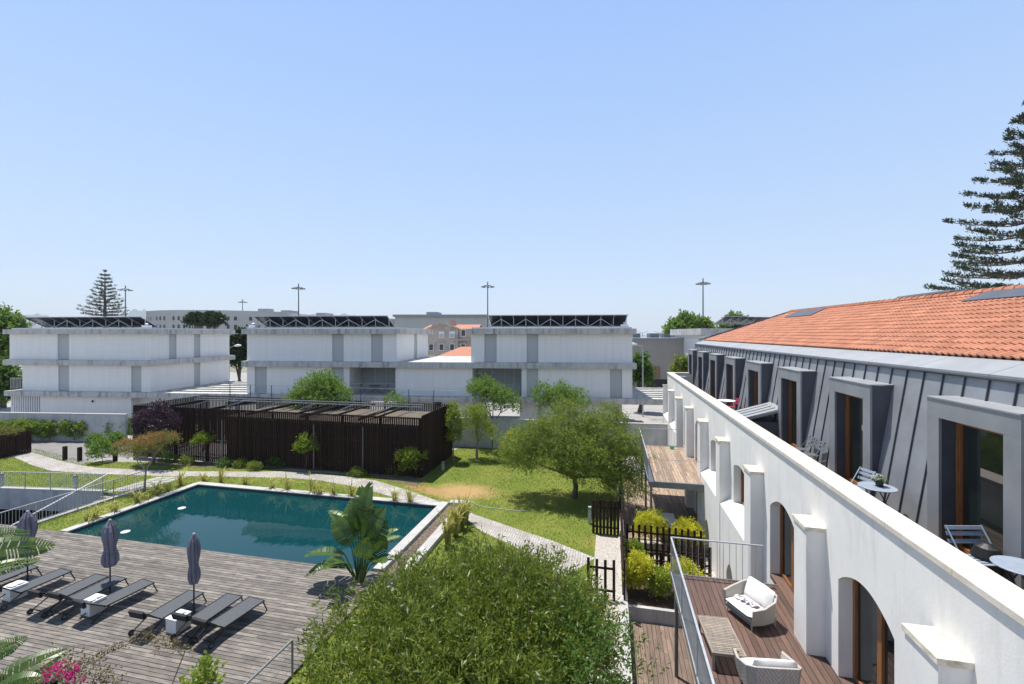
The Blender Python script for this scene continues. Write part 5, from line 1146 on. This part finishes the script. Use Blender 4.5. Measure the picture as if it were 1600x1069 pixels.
g=PX(90,1052,9.9); crown('bracts',[(g[0]+.1,g[1],g[2]-.02,.22,.25,.10,15),(g[0]+.42,g[1],g[2]-.12,.16,.2,.10,9),(g[0]-.25,g[1]+.1,g[2]+.04,.16,.15,.08,9),(g[0]-.5,g[1],g[2]+.02,.12,.1,.08,4)],M['f_mag'],bv,leaf=(.06,.05),per=9,twig=.10,jit=.035)
t=thing('picket_fence','short dark timber posts between bougainvillea and deck','fence',(D(60,9.6)[0],D(60,9.6)[1],0),group='dark timber picket fences'); mb=MB()
for i in range(13):
    g=D(-20+i*16,9.75-.03*i); mb.box(g[0],g[0]+.13,g[1],g[1]+.08,0,2.12-i*.012+random.uniform(-.05,.04))
mb.build('pickets',M['slat'],t)
# dry vine
vine=[(60,1068,1.4),(120,1045,1.5),(175,1010,1.5),(235,985,1.4),(262,1003,1.3),(300,1012,1.3),(325,985,1.4)]
pts=[G(u,v+6,z) for u,v,z in vine]; P3=[]
for i in range(len(pts)-1):
    for k in range(6): P3.append(Vector(pts[i]).lerp(Vector(pts[i+1]),k/6)+Vector((random.uniform(-.04,.04),random.uniform(-.04,.04),random.uniform(-.04,.04))))
t=thing('dry_vine','half dry climbing vine trailing across the lower deck','vine',(P3[0].x,P3[0].y,0)); MB().tube(P3,.012,5).build('stem',M['barkpale'],t)
crown('foliage',[(p.x,p.y,p.z,.13,.13,.09,10) for p in P3[:-6]],M['l_dry'],t,leaf=(.05,.03),per=7,twig=.1,jit=.03)
MB().tube([P3[-8],P3[-8]+Vector((-.2,-.2,-.8)),P3[-8]+Vector((-.25,-.4,-1.4))],.015,5).build('stem',M['barkpale'],t)
g=G(318,1069,1.6); bush('climbing_shrub','bright green climber shoots rising at the bottom of the picture right of the vine',(g[0],g[1]-.4,0),[(0,.3,1.45,.35,.3,.5,80),(.15,.35,1.9,.18,.15,.35,40),(-.25,.2,1.0,.4,.3,.5,60)],'l_lime',leaf=(.10,.075),per=9,twig=.16)
# ---------------- foreground bush ----------------
def WC(c,d,z): p=W(c,d,z); return (p[0],p[1],z)
t=thing('large_bush','huge olive green shrub with narrow leaves filling the bottom centre foreground','shrub',WC(-1.1,9.6,0))
bl=[]
for (c,d,z,rx,ry,rz,n) in [(-1.0,10.2,2.2,2.6,2.4,1.85,1800),(-2.7,9.6,2.0,1.7,1.9,1.6,900),(.5,10.3,2.3,1.8,2.1,1.7,1250),(-.4,11.5,2.15,1.9,1.6,1.5,850),(-1.6,8.4,2.1,2.1,2.0,1.75,1000),(-2.3,7.6,1.5,1.6,1.4,1.4,500),(-.2,7.6,1.9,1.8,1.4,1.5,700)]:
    p=WC(c,d,z); bl.append(p+(rx,ry,rz,n))
limbs(WC(-1.1,9.6,0),bl,.14,M['barkpale'],t,'stem',.35)
crown('foliage',bl,M['l_bush'],t,leaf=(.135,.034),per=20,twig=.42,shell=.72,up=.5,spread=.55,jit=.045,lump=.24,flat=-.25)
mb=MB(); rg2=random.Random(3)
for i in range(170):
    b_=rg2.choice(bl); a=rg2.uniform(0,6.28); el=rg2.uniform(.2,1.3); d_=Vector((math.cos(a)*math.cos(el)*b_[3],math.sin(a)*math.cos(el)*b_[4],math.sin(el)*b_[5])); p=Vector(b_[:3])+d_*.9; dn=(d_.normalized()+Vector((rg2.uniform(-.5,.5),rg2.uniform(-.5,.5),.3))).normalized()
    q=p+dn*rg2.uniform(.3,.75); mb.tube([p,(p+q)/2+Vector((0,0,.04)),q],[.006,.005,.002],4,cap=False)
mb.build('twigs',M['barkpale'],t)
t=thing('large_bush','darker green shrub with loose foliage right of the huge olive green shrub','shrub',WC(1.5,9.0,0))
bl=[]
for (c,d,z,rx,ry,rz,n) in [(1.35,9.2,1.9,1.15,1.7,1.6,900),(1.2,8.2,1.0,1.2,1.3,1.4,520),(.7,10.2,2.3,1.3,1.2,1.3,420)]:
    p=WC(c,d,z); bl.append(p+(rx,ry,rz,n))
limbs(WC(1.2,9.0,0),bl,.09,M['bark'],t,'stem',.35); crown('foliage',bl,M['l_bush2'],t,leaf=(.10,.036),per=15,twig=.45,shell=.6,up=.2,spread=.7,lump=.35,flat=-.5)
crown('flowers',[(q[0],q[1],q[2],q[3]*1.05,q[4]*1.05,q[5]*1.0,6) for q in bl],M['f_orange'],t,leaf=(.05,.03),per=2,twig=.05)
# ---------------- olive tree & garden trees ----------------
g=G(898,778); 
tree('spreading_tree','wide spreading fine leaved tree on the right lawn with its shadow below',g,[(-2.4,-.3,2.9,1.8,1.5,1.15,1150),(-.4,.2,3.6,1.9,1.6,1.35,1250),(1.7,.4,3.3,1.8,1.6,1.4,1250),(.5,-1.2,2.6,1.8,1.1,1.1,850),(-1.4,-1.0,2.3,1.6,1.1,.85,560),(2.7,.2,2.1,1.4,1.2,1.3,850),(-.6,1.2,4.7,.75,.7,.8,230),(2.0,1.0,4.6,.8,.6,.7,220),(1.3,-.8,1.7,1.9,1.0,.9,620),(2.8,-1.2,1.25,1.1,.9,.9,460),(.6,.9,1.7,1.2,.7,.8,330),(-3.0,-.3,1.9,.9,.8,.7,260)],'l_olive',.16,leaf=(.12,.040),per=16,twig=.42,shell=.45,lump=.4,up=.15,spread=.8)
t=tree('columnar_tree','slim columnar yellow green tree at the right corner of the slatted pavilion',G(709,722),[(.05,0,1.9,.42,.42,.6,130),(.02,0,2.8,.50,.5,.7,170),(.05,0,3.7,.36,.36,.6,110)],'l_lime',.05,'barkpale',leaf=(.12,.07),per=12,twig=.25)
tree('garden_tree','round airy light green tree beside the columnar tree on the lawn',G(745,717),[(0,0,2.6,1.1,1.0,.8,420),(.7,0,2.0,.8,.8,.7,230),(-.5,.1,3.3,.8,.8,.6,200),(.1,0,3.6,.6,.6,.5,110)],'l_lime',.10,'barkpale',leaf=(.10,.045),per=13,twig=.35,shell=.35,lump=.4)
tree('garden_tree','mid green tree behind the garden wall in front of the right balcony',W(-1.6,37.6),[(0,0,4.2,1.5,1.3,1.1,480),(-1.2,0,4.8,.9,.9,.9,220),(1.2,0,3.6,1.2,1,.9,300),(-.6,0,5.1,.7,.7,.6,110)],'l_mid',.1,leaf=(.15,.06),per=13,twig=.45,shell=.4,lump=.45)
tree('garden_tree','mid green pointed tree behind the garden wall above the spreading tree',W(3.9,37.0),[(0,0,3.9,1.7,1.3,1.1,520),(-1.3,0,4.3,.8,.8,1.1,180),(1.4,0,4.0,.9,.9,.8,190),(.3,0,4.7,.9,.9,.7,150)],'l_mid',.1,leaf=(.15,.06),per=13,twig=.5,shell=.4,lump=.5)
tree('garden_tree','broad bright green tree showing above the slatted pavilion',W(-16.2,37.5),[(0,0,4.4,2.0,1.5,1.4,750),(-1.6,0,4.0,1.2,1,1.0,300),(1.7,0,4.2,1.2,1,1.2,320),(.3,0,5.4,1.1,1,.8,240)],'l_mid',.12,leaf=(.16,.07),per=13,twig=.5,shell=.45,lump=.45)
tree('garden_tree','small green tree tip showing over the right end of the slatted pavilion',W(-9.7,37.0),[(0,0,3.8,.8,.7,.8,170),(.3,0,3.2,.8,.7,.6,120)],'l_mid',.06,leaf=(.13,.06),per=11,twig=.35)
shb=[(800,716,1.9,'l_yell','bright yellow shrub against the garden wall left of the spreading tree'),(785,722,.8,'l_lime','low green shrub under the yellow shrub by the garden wall')]
for u,v,s,m_,lb in shb: bush('garden_shrub',lb,G(u,v),[(0,0,.62*s,.5*s*.8,.4*s,.42*s,230),(.15*s,0,.9*s,.3*s,.3*s,.22*s,80)],m_,leaf=(.10,.05),per=11,twig=.25)
# ---------------- pavilion front planting ----------------
for u,v,s,tall,m_,lb in [(318,722,1.0,1,'l_lime','lime shrub clipped flat on bare stems at the left of the pavilion front'),(479,734,1.1,1,'l_lime','upright lime shrub near the middle of the pavilion front'),(641,745,1.25,0,'l_lime','round lime shrub at the right corner of the pavilion front')]:
    z=1.55 if tall else 1.3
    bush('clipped_shrub',lb,G(u,v),[(-.25*s,0,z,.5*s,.5*s,.38*s,190),(.3*s,0,z+.15,.5*s,.5*s,.38*s,190),(.05,0,z+.2+(.35 if u==479 else 0),.45*s,.4*s,.4*s,140)]+([(0,0,.8,.6,.5,.5,160)] if not tall else []),m_,'clipped lime shrubs before the pavilion',stem=.035,leaf=(.10,.06),per=12,twig=.2,shell=.6)
for u,v,s,lb in [(397,734,.62,'low round shrub with pale tips beside the cobbled path, left one'),(558,744,.6,'low round rosemary mound beside the cobbled path, right one'),(432,730,.9,'dark bushy undergrowth left of the upright lime shrub'),(530,733,1.0,'dark bushy undergrowth right of the upright lime shrub'),(505,732,.7,'small dark shrub at the foot of the slats near the upright lime shrub'),(620,742,.8,'dark low shrub left of the round lime shrub'),(262,722,.8,'low dark shrub behind the coral flowering tree'),(290,726,.7,'low dark groundcover shrub at the left of the pavilion front'),(350,729,.65,'low dark shrub under the pavilion slats right of the flat topped lime shrub'),(375,730,.6,'low dark shrub under the slats, left of the low round shrub')]:
    bush('low_shrub',lb,G(u,v),[(0,0,.32*s,.75*s,.5*s,.4*s,150),(.4*s,0,.25*s,.5*s,.4*s,.3*s,70)],'l_bush2' if 'round' not in lb else 'l_olive','low shrubs before the pavilion',leaf=(.09,.04),per=10,twig=.2)
tree('flowering_tree','low spreading tree with coral orange flowers and feathery leaves beside the path',G(226,768),[(-.9,.2,2.55,1.2,1.0,.38,330),(.5,.3,2.95,1.25,1.0,.40,380),(-.1,0,2.4,1.0,.8,.3,200),(1.3,.3,3.15,.6,.6,.25,100),(-1.5,.2,2.2,.6,.6,.3,90)],'l_orange',.06,'barkpale',leaf=(.08,.03),per=14,twig=.35,shell=.3)
ft=[o for o in bpy.data.objects if o.name.startswith('flowering_tree')][0]; b=Vector(ft.location)
crown('flowers',[(b.x-.9,b.y+.2,2.68,1.2,1.0,.38,110),(b.x+.5,b.y+.3,3.08,1.25,1.0,.4,150)],M['f_orange'],ft,leaf=(.07,.06),per=7,twig=.12,jit=.04,flat=0)
tree('purple_tree','dark purple leaved tree at the left end of the slatted pavilion',W(-26.3,32.9),[(0,0,3.2,1.2,.7,.7,420),(1.2,-.2,3.1,.9,.7,.7,300),(-.9,.2,3.0,.8,.7,.7,200),(.6,0,4.0,.4,.4,.55,90),(.2,0,2.3,1.5,.7,.6,240)],'l_purple',.09,leaf=(.13,.07),per=12,twig=.35)
for u,v,s,lb in [(160,722,1.1,'leafy green shrub left of the dark bollard by the flowering tree'),(152,706,.9,'smaller green shrub at the corner of the parking area'),(184,704,.9,'green shrub behind the coral tree at the wall')]:
    bush('garden_shrub',lb,G(u,v),[(0,0,.6*s,.65*s,.6*s,.5*s,200),(-.2*s,0,1.1*s,.45*s,.4*s,.4*s,110)],'l_mid',leaf=(.13,.07),per=11,twig=.25)
# hedge shrubs in front of the left wall
hu=[(-30,1.1),(-14,1.0),(2,1.1),(16,1.2),(35,1.25),(50,1.2),(66,1.15),(78,1.1),(104,1.2),(118,1.1),(132,1.2),(178,1.2),(196,1.3)]
for i,(u,s) in enumerate(hu):
    g=G(u,690-i*.12); bush('wall_shrub',f'{["first","second","third","fourth","fifth","sixth","seventh","eighth","ninth","tenth","eleventh","twelfth","thirteenth"][i]} yellow tipped shrub from the left along the concrete garden wall',(g[0],g[1],0),[(0,0,1.05*s,.50*s,.40,.42*s,130),(.1,0,.55*s,.42*s,.36,.4*s,80)],'l_lime' if i%3 else 'l_mid','yellow tipped shrubs along the left wall',stem=.03,leaf=(.14,.08),per=11,twig=.22)
# trees beyond
def ft_(lab,u,v,d,wd,ht,m_,n=500,name='distant_tree'):
    g=W((u-800)/F*d,d); top=EYE-(v-HZ)/F*d; w_=wd/F*d/2; rz=ht/F*d/2; L_=.010*d/4+.1
    tree(name,lab,(g[0],g[1],0),[(0,0,top-rz,w_*.7,w_*.6,rz*.85,n),(-w_*.45,0,top-rz*1.25,w_*.55,w_*.5,rz*.65,n//2),(w_*.45,0,top-rz*1.2,w_*.55,w_*.5,rz*.7,n//2),(w_*.1,0,top-rz*.7,w_*.5,w_*.4,rz*.55,n//3)],m_,.3,leaf=(L_*1.5,L_*.8),per=12,twig=L_*3,shell=.45,lump=.4)
ft_('round bright green tree beyond the warehouse left of the floodlight mast',1071,492,95,56,40,'l_mid',700)
ft_('duller olive tree right of the round tree behind the tiled roof',1098,500,95,30,30,'l_olive',260)
ft_('green tree peeping over the tiled roof near the solar rack',1148,492,100,40,34,'l_mid',350)
ft_('large sunlit tree at the left picture edge behind the left white block',5,484,58,80,110,'l_mid',1300)
ft_('green tree at the left edge below the large sunlit tree',-5,560,50,60,90,'l_bush2',800)
ft_('dark tree between the left and middle white blocks',374,516,64,34,70,'l_dark',600)
ft_('dark umbrella shaped conifer above the left white block roof, left one',305,494,90,26,14,'l_dark',220)
ft_('dark umbrella shaped conifer above the left white block roof, right one',332,493,90,32,16,'l_dark',260)
ft_('dark green tree between the white block and the beige warehouse',1000,556,55,28,55,'l_bush2',420)
ft_('olive tree in front of the warehouse beside the far end of the terrace',1066,560,55,22,40,'l_olive',260)
g=W(4.35+.0,38.5)
# ---------------- norfolk pines ----------------
def norfolk(lab,u,vt,vb,d,half,sc,nb,nl,m_='l_pine',wm=7):
    g=W((u-800)/F*d,d); zt=EYE-(vt-HZ)/F*d; zb=EYE-(vb-HZ)/F*d; t=thing('norfolk_pine',lab,'tree',(g[0],g[1],0)); rr=random.Random(int(u))
    MB().tube([(g[0],g[1],0),(g[0],g[1],zb),(g[0],g[1],zt)],[.55*sc,.42*sc,.04*sc],8).build('trunk',M['bark'],t)
    br=MB(); PP=[];DD=[]
    for w_ in range(nb):
        f_=w_/(nb-1); z=zt-(zt-zb)*(f_**.9)-.1; L_=half*(.04+.96*f_**.75)*rr.uniform(.9,1.1); a0=rr.uniform(0,6.28)
        for k in range(wm):
            a=a0+k*6.283/wm+rr.uniform(-.12,.12); l=L_*rr.uniform(.78,1.08); dr=Vector((math.cos(a),math.sin(a),0)); rise=.10*l*(1-f_)*2+.03*l
            pts=[]
            for q in range(7): s=q/6; pts.append(Vector((g[0],g[1],z))+dr*l*s+Vector((0,0,rise*s-.05*l*math.sin(s*math.pi)+.05*l*s*s)))
            br.tube(pts,[.10*sc*(1-s/7)*(.3+f_)+.015*sc for s in range(7)],4,cap=False)
            m=int(nl*(.25+.75*f_)); s=np.array([rr.random()**.75 for _ in range(m)])*.88+.12
            base=np.array([[*(pts[0].lerp(pts[-1],x))] for x in s]); cz=np.array([-.05*l*math.sin(x*math.pi) for x in s]); base[:,2]+=cz
            sd=np.array([-dr.y,dr.x,0]); wv=(rng.random(m)-.5)*2*(.065*l*np.sin(np.clip(s,0,1)*math.pi*.9+.25)+.15*sc)
            base+=sd[None,:]*wv[:,None]+np.array([0,0,1])*(rng.random(m)[:,None]*.18*sc)
            base+=np.array([dr.x,dr.y,0])*np.abs(wv)[:,None]*.5
            # each base carries a tuft
            q=9; P=base[:,None,:]+rng.normal(size=(m,q,3))*.13*sc; Dd=unit(np.array([dr.x*.5,dr.y*.5,.75])+rng.normal(size=(m,q,3))*.45)
            PP.append(P.reshape(-1,3)); DD.append(Dd.reshape(-1,3))
    br.build('branches',M['bark'],t); P=np.concatenate(PP); Dd=np.concatenate(DD); n=len(P)
    leafmesh('crown',P,Dd,.34*sc*(.6+.8*rng.random(n)),.11*sc*(.6+.8*rng.random(n)),M[m_],t,tuple(t.location)); print('norfolk',n)
norfolk('tall Norfolk pine with tiered branches at the right picture edge',1613,158,446,50,9.0,1.0,14,74,wm=6)
norfolk('small distant Norfolk pine rising behind the left white block',164,424,492,150,6.6,1.1,14,18,wm=7)
print('faces',sum(len(o.data.polygons) for o in bpy.data.objects if o.type=='MESH'),'objects',len(bpy.data.objects))

# ---------------- grass blades on the lawn ----------------
lw=[o for o in bpy.data.objects if o.name=='lawn'][0].data
tri=[[lw.vertices[i].co for i in p.vertices] for p in lw.polygons]; lo_=bpy.data.objects['lawn'].location
ar=np.array([abs((b-a).cross(c-a).length)/2 for a,b,c in tri]); 
pb=[Vector(G(*q)) for q in up+lo]; pbx=np.array([(p.x,p.y) for p in pb])
def inside(px,py,poly):
    r=np.zeros(len(px),bool); j=len(poly)-1
    for i in range(len(poly)):
        xi,yi=poly[i]; xj,yj=poly[j]; c=((yi>py)!=(yj>py))&(px<(xj-xi)*(py-yi)/(yj-yi+1e-12)+xi); r^=c; j=i
    return r
NB=90000; idx=rng.choice(len(tri),NB,p=ar/ar.sum()); T=np.array([[tuple(v) for v in t_] for t_ in tri])[idx]; a_=rng.random(NB); b_=rng.random(NB); fl=a_+b_>1; a_[fl]=1-a_[fl]; b_[fl]=1-b_[fl]
P=T[:,0]+(T[:,1]-T[:,0])*a_[:,None]+(T[:,2]-T[:,0])*b_[:,None]
bed=[(p[0],p[1]) for p in [G(*q) for q in [(246,727),(300,731),(400,733),(450,733),(525,738),(587,746),(620,755),(650,760),(662,752),(658,746)]]+[(-12.6,27.6),(-34,27.6)]]
slabs=[(p[0],p[1]) for p in [G(*q) for q in [(160,771),(245,743),(299,743),(217,770)]]]
ok=~inside(P[:,0],P[:,1],pbx)&~inside(P[:,0],P[:,1],bed)&~inside(P[:,0],P[:,1],slabs)&~((P[:,0]>-.85)&(P[:,0]<.6)&(P[:,1]<22.0))&~((P[:,0]>-9.6)&(P[:,0]<-7.6)&(P[:,1]<24))&~((P[:,0]>-26)&(P[:,0]<-8)&(P[:,1]>16)&(P[:,1]<23.7))
for q in [(722,768,2.0),(690,765,1.5)]:
    g=G(q[0],q[1]); ok&=~(np.hypot(P[:,0]-g[0],P[:,1]-g[1])<q[2]*(.5+.5*rng.random(NB)))
P=P[ok]; n=len(P); Dd=unit(rng.normal(size=(n,3))*.45+np.array([0,0,1])); Dd[:,2]=abs(Dd[:,2])
o=leafmesh('grass',P,Dd,.05+.05*rng.random(n),.02+.02*rng.random(n),M['l_grass']); tag(o,'short mown grass blades over the lawn',kind='stuff')

# ---------------- air between the camera and the far things ----------------
hm=bpy.data.materials.new('haze'); hm.use_nodes=True; t=hm.node_tree; t.nodes.remove(t.nodes['Principled BSDF']); pvn=t.nodes.new('ShaderNodeVolumePrincipled')
pvn.inputs['Color'].default_value=(.86,.91,1,1); pvn.inputs['Density'].default_value=.00015; t.links.new(pvn.outputs[0],t.nodes['Material Output'].inputs['Volume'])
tag(MB().box(-3500,3500,-60,3600,-4.5,130).build('haze',hm),kind='stuff')

from collections import Counter
print('DUP',[k for k,v in Counter(o.get('label') for o in bpy.data.objects if o.parent is None and o.get('label')).items() if v>1])
